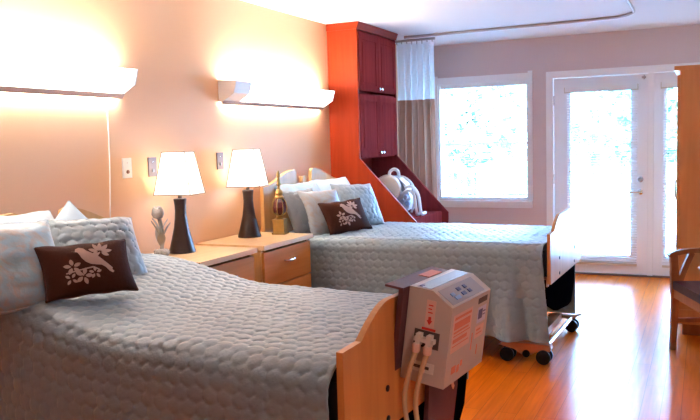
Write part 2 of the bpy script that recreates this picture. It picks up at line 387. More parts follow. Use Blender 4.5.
# ---------------------------------------------------------------- outdoors
ground = struct('patio_ground', bx(-9, 7, YF + T, 15, -0.2, -0.03), M['concrete'])
ground2 = struct('lawn_ground', bx(-40, 30, 15, 60, -0.3, -0.05), M['lawn'])
rl = thing('patio_railing', 'white picket railing along the patio edge outside the glass door', 'railing', (0, 12.4, -0.03))
bm = B(); box(bm, -5.5, 3.0, -0.03, 0.03, 0.92, 0.98); box(bm, -5.5, 3.0, -0.02, 0.02, 0.12, 0.16)
obj('rail', bm, M['rail'], rl)
bm = B(); x = -5.45
while x < 3.0: box(bm, x - 0.012, x + 0.012, -0.012, 0.012, 0.16, 0.92); x += 0.12
tag_b = obj('balusters', bm, M['rail'], rl)
for x in (-5.5, -3.4, -1.3, 0.85, 3.0): obj('post', bx(x - 0.05, x + 0.05, -0.05, 0.05, 0, 1.05), M['rail'], rl)
lv = thing('utility_cabinet', 'pale teal louvred metal cabinet outside the lower right of the window', 'cabinet', (-2.55, 11.2, -0.03))
obj('body', bx(-0.4, 0.4, -0.2, 0.2, 0, 1.12), M['louvre'], lv, bevel=0.01)
bm = B()
for k in range(9): box(bm, -0.34, 0.34, -0.225, -0.2, 0.15 + k * 0.1, 0.2 + k * 0.1)
obj('louvre_panel', bm, M['louvre'], lv)
def tree(loc, hgt, rad, label):
    t = thing('garden_tree', label, 'tree', loc, group='trees beyond the patio')
    bm = B(); tube(bm, smooth_path([(0, 0, 0), (0.05, 0.03, hgt * 0.3), (-0.05, 0, hgt * 0.7)], 5), 0.14 * rad / 1.6, 8)
    obj('trunk', bm, M['bark'], t)
    n = 420; V = []; F = []
    for i in range(n * 9):
        d = rng.normal(size=3); d /= np.linalg.norm(d); r = rad * (0.55 + 0.45 * rng.rand()) * (1 + 0.18 * math.sin(5 * d[0] + 3 * d[2]))
        c = np.array([d[0] * r, d[1] * r, hgt * 0.66 + d[2] * r * 1.15]); a = rng.normal(size=3) * 0.085; b_ = rng.normal(size=3) * 0.085
        k = len(V); V += [c - a, c + b_, c + a, c - b_]; F.append((k, k + 1, k + 2, k + 3))
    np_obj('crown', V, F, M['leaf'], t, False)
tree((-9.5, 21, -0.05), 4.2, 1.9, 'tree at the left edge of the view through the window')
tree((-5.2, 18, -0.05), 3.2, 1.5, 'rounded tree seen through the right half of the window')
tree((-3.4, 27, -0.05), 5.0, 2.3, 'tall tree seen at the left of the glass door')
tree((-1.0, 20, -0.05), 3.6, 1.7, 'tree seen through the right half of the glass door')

# ---------------------------------------------------------------- overbed wall lights
def wall_light(y0, y1, label):
    L = y1 - y0
    t = thing('wall_light', label, 'light', (XL, y0, 1.75), group='overbed wall lights')
    bm = B(); prism(bm, [(0.0, 0.0), (0.03, 0.0), (0.125, 0.055), (0.148, 0.135), (0.142, 0.137), (0.12, 0.06), (0.03, 0.008), (0.008, 0.008), (0.008, 0.145), (0.0, 0.145)], 'y', 0.012, L - 0.012)
    obj('housing', bm, M['fix'], t)
    obj('diffuser', prism_bm([(0.036, 0.0035), (0.1255, 0.0535), (0.1500, 0.135), (0.1485, 0.135), (0.124, 0.056), (0.035, 0.0045)], 'y', 0.20, L - 0.012), M['lens'], t)
    for a in (0.0, L - 0.012):
        obj('end_cap', prism_bm([(0.0, 0.0), (0.03, -0.002), (0.127, 0.054), (0.151, 0.139), (0.0, 0.147)], 'y', a, a + 0.012), M['fix'], t)
    obj('lower_trim', prism_bm([(0.0, -0.012), (0.032, -0.012), (0.06, 0.012), (0.03, -0.002), (0.0, -0.001)], 'y', 0.0, L), M['fixgrey'], t) if False else None
    bm = B(); tube(bm, [(0.07, 0.06, 0.10), (0.07, L - 0.06, 0.10)], 0.016, 10); obj('upper_tube', bm, M['tube'], t)
    bm = B(); box(bm, 0.0, 0.018, 0.03, L - 0.03, -0.016, -0.003); obj('lower_tube', bm, M['tube_dn'], t)
    bm = B(); prism(bm, [(0.02, -0.02), (0.026, -0.02), (0.05, 0.006), (0.03, -0.001), (0.02, -0.001)], 'y', 0.0, L)
    obj('lower_shield', bm, M['fixgrey'], t)
    return t
def prism_bm(pts, ax, a, b):
    bm = B(); prism(bm, pts, ax, a, b); return bm
wall_light(1.90, 3.40, 'long white wall light glowing above the nearer bed at the left edge')
wall_light(4.385, 5.90, 'long white wall light glowing above the farther bed beside the red cabinet')
bm = B(); tube(bm, smooth_path([(XL + 0.012, 3.29, 1.735), (XL + 0.014, 3.285, 1.4), (XL + 0.012, 3.265, 1.05)], 6), 0.0035, 6)
lathe(bm, [(0.003, 0), (0.008, 0.004), (0.008, 0.03), (0.003, 0.036)], (XL + 0.014, 3.265, 1.02), 8)
tag(obj('pull_cord', bm, M['cord'], None), 'thin white pull cord hanging down the peach wall from the nearer light', 'cord')

# wall plates
def plate(y, z, mat, label, red):
    t = thing('wall_plate', label, 'wall plate', (XL, y, z))
    obj('cover', bx(0, 0.008, -0.036, 0.036, -0.058, 0.058), M[mat], t, bevel=0.003)
    bm = B(); lathe(bm, [(0.011, 0.007), (0.011, 0.013), (0.007, 0.014)], (0, 0, -0.022), 14, 'x')
    obj('button', bm, M['redbrown'] if red else M['cpapg'], t)
    bm = B(); lathe(bm, [(0.004, 0.007), (0.004, 0.010)], (0, 0, 0.03), 8, 'x')
    obj('screw', bm, M['chrome'], t)
plate(3.433, 1.336, 'plate', 'white wall plate with a red-brown button left of the nearer lamp', True)
plate(3.655, 1.333, 'plateg', 'grey steel wall plate partly hidden by the nearer lamp shade', False)
plate(4.365, 1.345, 'plateg', 'grey steel wall plate between the two lamp shades', False)

# ---------------------------------------------------------------- nightstands
def nightstand(y0, y1, label):
    t = thing('nightstand', label, 'nightstand', (XL + 0.01, y0, 0), group='maple nightstands between the beds')
    W = y1 - y0; D = 0.52; Z = 0.815
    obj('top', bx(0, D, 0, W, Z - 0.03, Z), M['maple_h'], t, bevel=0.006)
    bm = B(); box(bm, 0.01, D - 0.035, 0.015, 0.035, 0.06, Z - 0.03); box(bm, 0.01, D - 0.035, W - 0.035, W - 0.015, 0.06, Z - 0.03); box(bm, 0.01, 0.03, 0.035, W - 0.035, 0.06, Z - 0.03); box(bm, 0.01, D - 0.035, 0.035, W - 0.035, 0.06, 0.09)
    obj('carcass', bm, M['maple'], t)
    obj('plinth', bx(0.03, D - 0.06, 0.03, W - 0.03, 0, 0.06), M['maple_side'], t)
    h = (Z - 0.03 - 0.09) / 3
    for k in range(3):
        z0 = 0.075 + k * h + 0.004
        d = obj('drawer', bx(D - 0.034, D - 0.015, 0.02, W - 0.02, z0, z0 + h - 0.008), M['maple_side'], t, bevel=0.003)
        bm = B(); zc = z0 + h * 0.6
        tube(bm, smooth_path([(D - 0.016, W / 2 - 0.055, zc), (D + 0.008, W / 2 - 0.045, zc), (D + 0.012, W / 2, zc), (D + 0.008, W / 2 + 0.045, zc), (D - 0.016, W / 2 + 0.055, zc)], 4), 0.007, 8)
        obj('handle', bm, M['chrome'], d, smooth=True)
nightstand(3.375, 3.965, 'maple nightstand beside the nearer bed holding the tulip ornament')
nightstand(4.045, 4.70, 'maple nightstand with a drawer handle showing, beside the farther bed')

# ---------------------------------------------------------------- lamps
def lamp(loc, rz, label):
    t = thing('table_lamp', label, 'lamp', loc, rz, 'table lamps on the nightstands')
    bm = B(); lathe(bm, [(0.080, 0), (0.081, 0.006), (0.074, 0.03), (0.058, 0.09), (0.044, 0.15), (0.036, 0.21), (0.033, 0.25), (0.034, 0.285), (0.038, 0.315), (0.039, 0.322), (0.036, 0.326), (0.012, 0.327)], (0, 0, 0), 36)
    obj('base', bm, M['espresso'], t, smooth=True)
    bm = B(); lathe(bm, [(0.012, 0.327), (0.012, 0.36), (0.018, 0.362), (0.018, 0.40), (0.010, 0.405)], (0, 0, 0), 16)
    obj('socket', bm, M['bronze'], t, smooth=True)
    bm = B(); ellipsoid(bm, (0, 0, 0.445), (0.026, 0.026, 0.042), 14, 8); obj('bulb', bm, M['bulb'], t, smooth=True)
    z0, z1 = 0.352, 0.604; b = (0.118, 0.095); a = (0.074, 0.058)
    bm = B(); n = 1
    def ring(w, d, z): return [bm.verts.new(p) for p in ((-w, -d, z), (w, -d, z), (w, d, z), (-w, d, z))]
    r = [ring(b[0] + (a[0] - b[0]) * k / 6, b[1] + (a[1] - b[1]) * k / 6, z0 + (z1 - z0) * k / 6) for k in range(7)]
    for p, q in zip(r, r[1:]):
        for k in range(4): bm.faces.new((p[k], p[(k + 1) % 4], q[(k + 1) % 4], q[k]))
    s = obj('shade', bm, M['shade'], t)
    for (w, d, z) in ((b[0] + .001, b[1] + .001, z0), (a[0] + .001, a[1] + .001, z1)):
        bm = B(); P = [(-w, -d, z), (w, -d, z), (w, d, z), (-w, d, z)]
        for k in range(4): tube(bm, [P[k], P[(k + 1) % 4]], 0.003, 6)
        obj('shade_trim', bm, M['bronze'], s)
    for sx, sy in ((1, -1), (1, 1), (-1, -1), (-1, 1)):
        bm = B(); tube(bm, [(sx * (b[0] + .001), sy * (b[1] + .001), z0), (sx * (a[0] + .001), sy * (a[1] + .001), z1)], 0.003, 6)
        obj('shade_seam', bm, M['bronze'], s)
    bm = B(); tube(bm, [(-a[0], 0, z1 - 0.02), (a[0], 0, z1 - 0.02)], 0.002, 6); tube(bm, [(0, 0, 0.40), (0, 0, z1 - 0.02)], 0.002, 6)
    obj('harp', bm, M['chrome'], t)
    l = bpy.data.lights.new('lamp_glow', 'POINT'); l.energy = LAMP_W; l.color = (1, 0.78, 0.52); l.shadow_soft_size = 0.04
    lo = bpy.data.objects.new('lamp_glow', l); COL.objects.link(lo); lo.parent = t; lo.location = (0, 0, 0.50)
LAMP_W = 0.3
lamp((-2.855, 3.685, 0.815), 0.16, 'dark flared lamp with lit white square shade on the nearer nightstand')
lamp((-2.855, 4.435, 0.815), 0.22, 'dark flared lamp with lit white square shade on the farther nightstand')

# tulip ornament
t = thing('tulip_ornament', 'small grey resin tulip sculpture beside the nearer lamp', 'ornament', (-2.865, 3.505, 0.815))
bm = B(); ellipsoid(bm, (0, 0, 0.018), (0.045, 0.042, 0.030), 14, 8)
for k in range(9):
    a = k * 0.7; ellipsoid(bm, (0.032 * math.cos(a), 0.032 * math.sin(a), 0.018 + 0.006 * (k % 3)), (0.015, 0.015, 0.014), 8, 6)
for v in bm.verts: v.co.z = max(v.co.z, 0)
obj('base', bm, M['stone'], t, smooth=True)
bm = B(); tube(bm, smooth_path([(0, 0, 0.03), (0.006, 0.006, 0.11), (0.0, 0.0, 0.20), (-0.006, -0.008, 0.245)], 5), 0.012, 10); obj('stem', bm, M['stone'], t, smooth=True)
for ang, zb, ln, up in ((0.9, 0.09, 0.085, 0.12), (2.6, 0.06, 0.09, 0.135), (-0.8, 0.06, 0.08, 0.10), (-2.2, 0.1, 0.075, 0.13), (0.6, 0.14, 0.06, 0.09), (3.6, 0.14, 0.065, 0.10)):
    bm = B(); c, s = math.cos(ang), math.sin(ang); L = []
    for k in range(7):
        f = k / 6; r = 0.006 + ln * 0.62 * f ** 1.3; z = zb + up * f * (1 - 0.15 * f); wd = 0.024 * math.sin(PI * (0.12 + 0.86 * f)) 
        L.append([bm.verts.new((c * r - s * wd * q, s * r + c * wd * q, z + dz)) for q, dz in ((-1, 0.006), (0, -0.004), (1, 0.006), (0, 0.004))])
    for a, b in zip(L, L[1:]):
        for k in range(4): bm.faces.new((a[k], a[(k + 1) % 4], b[(k + 1) % 4], b[k]))
    bm.faces.new(L[0]); bm.faces.new(L[-1][::-1])
    obj('leaf', bm, M['stone'], t, smooth=True)
bm = B(); lathe(bm, [(0.008, 0.220), (0.027, 0.228), (0.036, 0.248), (0.034, 0.270), (0.025, 0.285), (0.010, 0.289)], (-0.006, -0.008, 0), 18)
for v in bm.verts:
    a = math.atan2(v.co.y + 0.008, v.co.x + 0.006)
    if v.co.z > 0.24:
        v.co.x += 0.003 * math.cos(3 * a) * math.cos(a); v.co.y += 0.003 * math.cos(3 * a) * math.sin(a); v.co.z += 0.007 * math.cos(3 * a) * (v.co.z - 0.24) / 0.045
obj('flower_head', bm, M['stone'], t, smooth=True)

# gold finial ornament
t = thing('finial_ornament', 'gold finial ornament with dark glass body at the corner of the farther nightstand', 'ornament', (-2.72, 4.625, 0.815), 0.2)
bm = B(); box(bm, -0.048, 0.048, -0.048, 0.048, 0, 0.014); box(bm, -0.041, 0.041, -0.041, 0.041, 0.014, 0.098); box(bm, -0.046, 0.046, -0.046, 0.046, 0.098, 0.108)
obj('base', bm, M['gold'], t, bevel=0.002)
bm = B(); lathe(bm, [(0.022, 0.108), (0.030, 0.118), (0.018, 0.126), (0.028, 0.136)], (0, 0, 0), 20); obj('collar', bm, M['gold'], t, smooth=True)
bm = B(); lathe(bm, [(0.026, 0.134), (0.046, 0.155), (0.052, 0.19), (0.045, 0.228), (0.028, 0.252)], (0, 0, 0), 8); obj('glass_body', bm, M['amber'], t)
bm = B()
for k in range(8):
    a = k * PI / 4; tube(bm, smooth_path([(r * math.cos(a), r * math.sin(a), z) for r, z in ((0.028, 0.134), (0.049, 0.155), (0.055, 0.19), (0.048, 0.228), (0.03, 0.254))], 3), 0.0028, 6)
obj('cage', bm, M['gold'], t, smooth=True)
bm = B(); lathe(bm, [(0.030, 0.252), (0.034, 0.262), (0.022, 0.275), (0.030, 0.29), (0.026, 0.305), (0.012, 0.318), (0.010, 0.34), (0.018, 0.352), (0.013, 0.365), (0.009, 0.40), (0.014, 0.41), (0.012, 0.425), (0.004, 0.447), (0.001, 0.449)], (0, 0, 0), 24)
obj('spire', bm, M['gold'], t, smooth=True)

# ---------------------------------------------------------------- beds
def board_profile(W, z_edge, z_top, zb, e=0.11, c=0.31):
    top = [(0, z_edge)]
    for k in range(1, 4): top.append((e * k / 3, z_edge + 0.006 * k / 3))
    for k in range(1, 13):
        f = k / 12; top.append((e + (c - e) * f, z_edge + 0.006 + (z_top - z_edge - 0.006) * math.sin(f * PI / 2)))
    right = [(W - y, z) for y, z in reversed(top)]
    return [(0.0, zb)] + top + right + [(W, zb)]
def head_profile(W, dz):
    e = 0.07 if dz == 0 else 0.0
    L = [(-e, 0.50), (-e, 1.14 - dz)]
    for k in range(1, 9):
        f = k / 8; L.append((-e + (0.38 + e) * f, 1.14 - dz + 0.108 * (1 - math.cos(f * PI)) / 2))
    L += [(0.405, 1.235 - dz), (0.42, 1.10 - dz), (0.50, 1.07 - dz), (0.505, 1.19 - dz)]
    R = [(W - y, z) for y, z in reversed(L)]
    return L + R
def bed(loc, a, W, L, label, hdz):
    t = thing('hospital_bed', label, 'bed', (*loc, 0), -a, 'hospital beds along the headwall')
    obj('footboard', prism_bm(board_profile(W, 0.845, 0.945, 0.53), 'x', -0.022, 0.0), M['footwood'], t, bevel=0.004)
    fb = t.children[0]
    for y, z in ((0.27, 0.66), (0.27, 0.56), (W - 0.27, 0.66), (W - 0.27, 0.56)):
        bm = B(); lathe(bm, [(0.011, -0.002), (0.011, 0.003), (0.006, 0.004)], (0, y, z), 12, 'x'); obj('bolt', bm, M['black'], fb)
    obj('headboard', prism_bm(head_profile(W, hdz), 'x', -L - 0.03, -L), M['maple'], t, bevel=0.003)
    obj('mattress', bx(-L + 0.01, -0.05, 0.05, W - 0.05, 0.58, 0.735), M['mattress'], t, bevel=0.03)
    bm = B(); box(bm, -L + 0.0, -0.034, 0.07, 0.11, 0.50, 0.56); box(bm, -L, -0.034, W - 0.11, W - 0.07, 0.50, 0.56)
    for k in range(5): box(bm, -L + 0.2 + k * 0.4, -L + 0.24 + k * 0.4, 0.11, W - 0.11, 0.51, 0.55)
    obj('frame', bm, M['frame'], t)
    obj('deck', bx(-L + 0.02, -0.06, 0.06, W - 0.06, 0.56, 0.58), M['black'], t)
    # black cover hanging under the footboard, drawn in towards its lower edge
    bm = B(); prism(bm, [(0.06, 0.545), (0.08, 0.44), (0.16, 0.365), (0.42, 0.275), (W - 0.28, 0.235), (W - 0.14, 0.235), (W - 0.02, 0.36), (W + 0.035, 0.545)], 'x', -0.075, -0.045)
    obj('foot_cover', bm, M['blackfab'], t, bevel=0.008)
    for x in (-0.45, -L + 0.4):
        for yq in (W / 2 - 0.2, W / 2 + 0.14): obj('lift_column', bx(x - 0.03, x + 0.03, yq, yq + 0.06, 0.10, 0.52), M['frame'], t)
    # base with caster plates
    for yq in (W / 2 - 0.20, W / 2 + 0.13): obj('base_rail', bx(-L + 0.25, -0.3, yq, yq + 0.07, 0.075, 0.125), M['frame'], t)
    for xb in (-0.05, -L + 0.35):
        bm = B(); tube(bm, [(xb + 0.0, 0.10, 0.105), (xb, W - 0.08, 0.105)], 0.014, 10)
        obj('cross_tube', bm, M['chrome'], t, smooth=True)
        bm = B(); box(bm, xb - 0.14, xb - 0.07, 0.10, W - 0.10, 0.085, 0.135); obj('cross_beam', bm, M['frame'], t, bevel=0.006)
        for yc in (0.085, W - 0.085):
            if yc > 0.5 and xb > -1:
                bm = B(); box(bm, xb - 0.17, xb + 0.03, yc - 0.03, yc + 0.03, 0.098, 0.118)
                o = obj('caster_plate', bm, M['frame'], t, bevel=0.006)
                xs = (xb - 0.0,)
                bm = B(); tube(bm, [(xb + 0.0, yc - 0.03, 0.115), (xb + 0.07, yc - 0.01, 0.135)], 0.008, 8); obj('pedal', bm, M['frame'], o)
            else:
                bm = B(); prism(bm, [(xb - 0.30, 0.105), (xb - 0.27, 0.128), (xb + 0.03, 0.128), (xb + 0.04, 0.105), (xb + 0.03, 0.086), (xb - 0.05, 0.080), (xb - 0.09, 0.055), (xb - 0.155, 0.055), (xb - 0.20, 0.085)], 'y', yc - 0.03, yc + 0.03)
                o = obj('caster_plate', bm, M['frame'], t, bevel=0.005)
                bm = B(); lathe(bm, [(0.020, -0.036), (0.024, -0.032), (0.024, 0.032), (0.020, 0.036)], (xb - 0.12, yc - 0.005, 0.062), 18, 'y'); obj('brake_knob', bm, M['black'], o, smooth=True)
                xs = (xb - 0.245, xb - 0.01)
            for xw in xs:
                bm = B()
                for s in (-1, 1):
                    lathe(bm, [(0.030, s * 0.034 - 0.012), (0.046, s * 0.034 - 0.008), (0.047, s * 0.034), (0.046, s * 0.034 + 0.008), (0.030, s * 0.034 + 0.012)], (xw, yc, 0.047), 24, 'y')
                lathe(bm, [(0.012, -0.04), (0.012, 0.04)], (xw, yc, 0.047), 10, 'y')
                obj('caster_wheel', bm, M['black'], t, smooth=True)
    return t
A1, A2 = math.radians(5.3), math.radians(1.6)
BED1 = dict(loc=(-0.94, 1.925), a=A1, W=1.05); BED2 = dict(loc=(-0.862, 4.745), a=A2, W=1.06)
bed(BED1['loc'], A1, 1.05, 1.97, 'hospital bed nearest the camera with a grey machine hung on its footboard', 0.08)
bed(BED2['loc'], A2, 1.06, 2.05, 'hospital bed farther back with its casters showing near the glass door', 0.0)

def hexpuff(x, y, s):
    """height of puffed stitched ovals on a hexagonal lattice, 0..1"""
    h = np.full(x.shape, -1.0)
    r3 = s * math.sqrt(3) / 2
    d2 = np.full(x.shape, 9.0)
    j0 = np.floor(y / r3)
    for dj in (-1, 0, 1, 2):
        j = j0 + dj; off = np.where(np.mod(j, 2) == 0, 0.0, 0.5)
        i0 = np.floor(x / s - off)
        for di in (-1, 0, 1, 2):
            i = i0 + di
            jx = 0.10 * np.sin(i * 12.9 + j * 78.2); jy = 0.10 * np.sin(i * 37.1 + j * 11.7)
            cx = (i + off + jx) * s; cy = (j + jy) * r3
            d2 = np.minimum(d2, ((x - cx) ** 2 + (y - cy) ** 2) / (s * 0.56) ** 2)
    return np.clip(1 - d2 ** 1.6, 0, 1) ** 0.45

def vnoise(x, y, seed, k):
    r = np.random.RandomState(seed); out = 0
    for n in range(k):
        a = r.rand() * 2 * PI; f = 3 + r.rand() * 14; out = out + np.sin((x * math.cos(a) + y * math.sin(a)) * f + r.rand() * 6.28) / (0.5 + f / 6)
    return out / k

def quilt(name, loc, a, W, L, hem_near, hem_far, ztop, label, cell, fold, seed, rad=0.09, step=0.0062):
    t_obj_loc = (*loc, 0)
    over = 0.018                                   # how far outside the board edge the drop hangs
    xs = np.arange(-L, -0.044, step); 
    near = ztop(0 * xs - 0.3)[0]
    # section arc-length parametrisation (flat reference height zr)
    zr = ztop(np.array([-0.3]))[0]
    d1 = zr - rad - hem_near; arc = rad * PI / 2; d2 = W + 2 * over - 2 * rad; d3 = zr - rad - hem_far
    tot = d1 + 2 * arc + d2 + d3
    ss = np.arange(0, tot, step)
    X, S = np.meshgrid(xs, ss, indexing='ij')
    Y = np.zeros_like(X); Z = np.zeros_like(X); NY = np.zeros_like(X); NZ = np.zeros_like(X)
    y0 = -over; y1 = W + over
    m = S < d1; Y[m] = y0; Z[m] = hem_near + S[m]; NY[m] = -1
    m = (S >= d1) & (S < d1 + arc); th = (S[m] - d1) / rad; Y[m] = y0 + rad - rad * np.cos(th); Z[m] = zr - rad + rad * np.sin(th); NY[m] = -np.cos(th); NZ[m] = np.sin(th)
    m = (S >= d1 + arc) & (S < d1 + arc + d2); Y[m] = y0 + rad + (S[m] - d1 - arc); Z[m] = zr; NZ[m] = 1
    m = (S >= d1 + arc + d2) & (S < d1 + 2 * arc + d2); th = (S[m] - d1 - arc - d2) / rad; Y[m] = y1 - rad + rad * np.sin(th); Z[m] = zr - rad + rad * np.cos(th); NY[m] = np.sin(th); NZ[m] = np.cos(th)
    m = S >= d1 + 2 * arc + d2; Y[m] = y1; Z[m] = zr - rad - (S[m] - d1 - 2 * arc - d2); NY[m] = 1
    # raise by the mattress profile (fading out down the drop), soft undulation on top
    lift = ztop(X) - zr
    k = np.clip((Z - hem_near) / (zr - hem_near), 0, 1)
    und = vnoise(X * 0.9, Y * 0.9, seed, 10) * 0.012
    Z = Z + lift * k + und * np.clip(NZ, 0, 1)
    # crown of the bed: higher in the middle
    Z += 0.012 * np.clip(NZ, 0, 1) * np.sin(np.clip(Y / W, 0, 1) * PI)
    # drop: flare and vertical folds
    drop = np.where(NZ < 0.3, np.clip((zr - 0.06 - (Z - lift * k)) / 0.55, 0, 1.2), 0)
    f = fold(X)
    out = drop * 0.025 + f * drop ** 1.2
    Y = Y + np.where(Y < W / 2, -1, 1) * np.where(Y < W / 2, out, drop * 0.012)
    X2 = X + drop * np.where(Y < W / 2, 1, 0) * 0.05 * np.clip((X + 0.5) / 0.45, 0, 1)
    # stitched puffs along the normal
    P = np.stack([X2, Y, Z], -1)
    gx = np.gradient(P, axis=0); gs = np.gradient(P, axis=1); N = np.cross(gs, gx); N /= (np.linalg.norm(N, axis=-1, keepdims=True) + 1e-9)
    sgn = np.sign(N[..., 1] * NY + N[..., 2] * NZ); N *= np.where(sgn == 0, 1, sgn)[..., None]
    h = hexpuff(X, S * 1.12, cell) * 0.0085 + vnoise(X * 4, S * 4, seed + 3, 14) * 0.008 + vnoise(X * 9, S * 3.5, seed + 5, 14) * 0.006
    P = P + N * h[..., None]
    nx, ns = X.shape
    idx = np.arange(nx * ns).reshape(nx, ns)
    F = np.stack([idx[:-1, :-1], idx[1:, :-1], idx[1:, 1:], idx[:-1, 1:]], -1).reshape(-1, 4)
    V = P.reshape(-1, 3)
    me = bpy.data.meshes.new(name); me.vertices.add(len(V)); me.vertices.foreach_set('co', V.astype(np.float32).ravel())
    me.loops.add(F.size); me.loops.foreach_set('vertex_index', F.ravel().astype(np.int32))
    me.polygons.add(len(F)); me.polygons.foreach_set('loop_start', np.arange(0, F.size, 4, dtype=np.int32)); me.polygons.foreach_set('loop_total', np.full(len(F), 4, np.int32))
    me.polygons.foreach_set('use_smooth', np.ones(len(F), bool)); me.update(calc_edges=True); me.validate()
    me.materials.append(M['quilt'])
    o = bpy.data.objects.new(name, me); COL.objects.link(o); o.location = t_obj_loc; o.rotation_euler = (0, 0, -a)
    md = o.modifiers.new('thickness', 'SOLIDIFY'); md.thickness = 0.006; md.offset = -1
    return tag(o, label, 'quilt', 'matching silver quilts')
def z1(x): return 0.795 + 0.105 * np.clip((-x - 0.95) / 0.75, 0, 1) ** 1.0 * (3 - 2 * np.clip((-x - 0.95) / 0.75, 0, 1)) * np.clip((-x - 0.95) / 0.75, 0, 1)
def z2(x): return 0.772 + 0 * x
def fold1(x): return 0.018 * np.sin(x * 9 + 0.4) * np.sin(x * 3.1)
def fold2(x):
    g = lambda c, w: np.exp(-((x - c) / w) ** 2)
    return 0.085 * g(-0.27, 0.06) - 0.045 * g(-0.40, 0.05) + 0.07 * g(-0.52, 0.06) + 0.012 * np.sin(x * 16) + 0.05 * g(-0.10, 0.05) - 0.02 * g(-0.18, 0.03)
quilt('quilt', BED1['loc'], A1, 1.05, 1.93, 0.18, 0.45, z1, 'silver quilt with stitched ovals covering the nearer bed', 0.061, fold1, 3, 0.10)
quilt('quilt', BED2['loc'], A2, 1.06, 2.02, 0.175, 0.10, z2, 'silver quilt with stitched ovals covering the farther bed, hem near the casters', 0.063, fold2, 9, 0.07)

# ---------------------------------------------------------------- pillows
def pillow_mesh(name, w, h, t, mat, n=36, seed=1, ear=0.07, puff=None, wr=0.004):
    u = np.sin(np.linspace(-1, 1, n + 1) * PI / 2 * 0.999); U, Vv = np.meshgrid(u, u, indexing='ij')
    x = w / 2 * U * (1 - ear * (1 - Vv ** 2)); y = h / 2 * Vv * (1 - ear * (1 - U ** 2))
    prof = np.clip((1 - U ** 2) * (1 - Vv ** 2), 0, 1) ** 0.42
    wrk = vnoise(x * 6, y * 6, seed, 16) * wr * 2.2 * np.clip(prof, 0, 1)
    edge = 0.006 * np.sin(U * 9 + seed) * (1 - prof)
    zf = t / 2 * prof + wrk + edge; zb = -t / 2 * prof + edge
    if puff: zf = zf + puff[1] * hexpuff(x + 0.02, y, puff[0]) * np.clip(prof * 1.5, 0, 1)
    V = np.concatenate([np.stack([x, y, zf], -1).reshape(-1, 3), np.stack([x, y, zb], -1).reshape(-1, 3)])
    m = n + 1; idx = np.arange(m * m).reshape(m, m)
    Fq = np.stack([idx[:-1, :-1], idx[1:, :-1], idx[1:, 1:], idx[:-1, 1:]], -1).reshape(-1, 4)
    F = np.concatenate([Fq, Fq[:, ::-1] + m * m])
    bm = B(); vs = [bm.verts.new(tuple(map(float, v))) for v in V]
    for f in F: bm.faces.new([vs[i] for i in f])
    bmesh.ops.remove_doubles(bm, verts=bm.verts, dist=0.0004)
    return bm
def place(o, c, facing, lean, roll=0.0):
    """stand a pillow: its face looks along heading 'facing' (deg, 0=+X), leaning back by 'lean' deg"""
    f = math.radians(facing); l = math.radians(lean)
    nrm = Vector((math.cos(f) * math.cos(l), math.sin(f) * math.cos(l), math.sin(l)))
    right = Vector((-math.sin(f), math.cos(f), 0)); up = nrm.cross(right)
    Rm = Matrix((right, up, nrm)).transposed() @ Matrix.Rotation(math.radians(roll), 3, 'Z')
    o.matrix_world = Matrix.Translation(Vector(c)) @ Rm.to_4x4()
def pillow(name, label, w, h, t, mat, c, facing, lean, roll=0.0, seed=1, puff=None, group=None, n=36, wr=0.004, piping=True):
    o = obj(name, pillow_mesh(name, w, h, t, mat, n, seed, puff=puff, wr=wr), M[mat], None, smooth=True)
    tag(o, label, 'pillow' if name == 'pillow' else 'cushion', group)
    place(o, c, facing, lean, roll)
    if piping:
        u = np.linspace(-0.999, 0.999, 30); P = []
        def ed(U, Vv): 
            return (w / 2 * U * (1 - 0.07 * (1 - Vv ** 2)), h / 2 * Vv * (1 - 0.07 * (1 - U ** 2)), 0.006 * math.sin(U * 9 + seed))
        P += [ed(a, -1) for a in u] + [ed(1, a) for a in u] + [ed(-a, 1) for a in u] + [ed(-1, -a) for a in u] + [ed(-0.999, -1)]
        bm = B(); tube(bm, P, 0.004, 6, False); obj('piping', bm, M[mat], o, smooth=True)
    return o

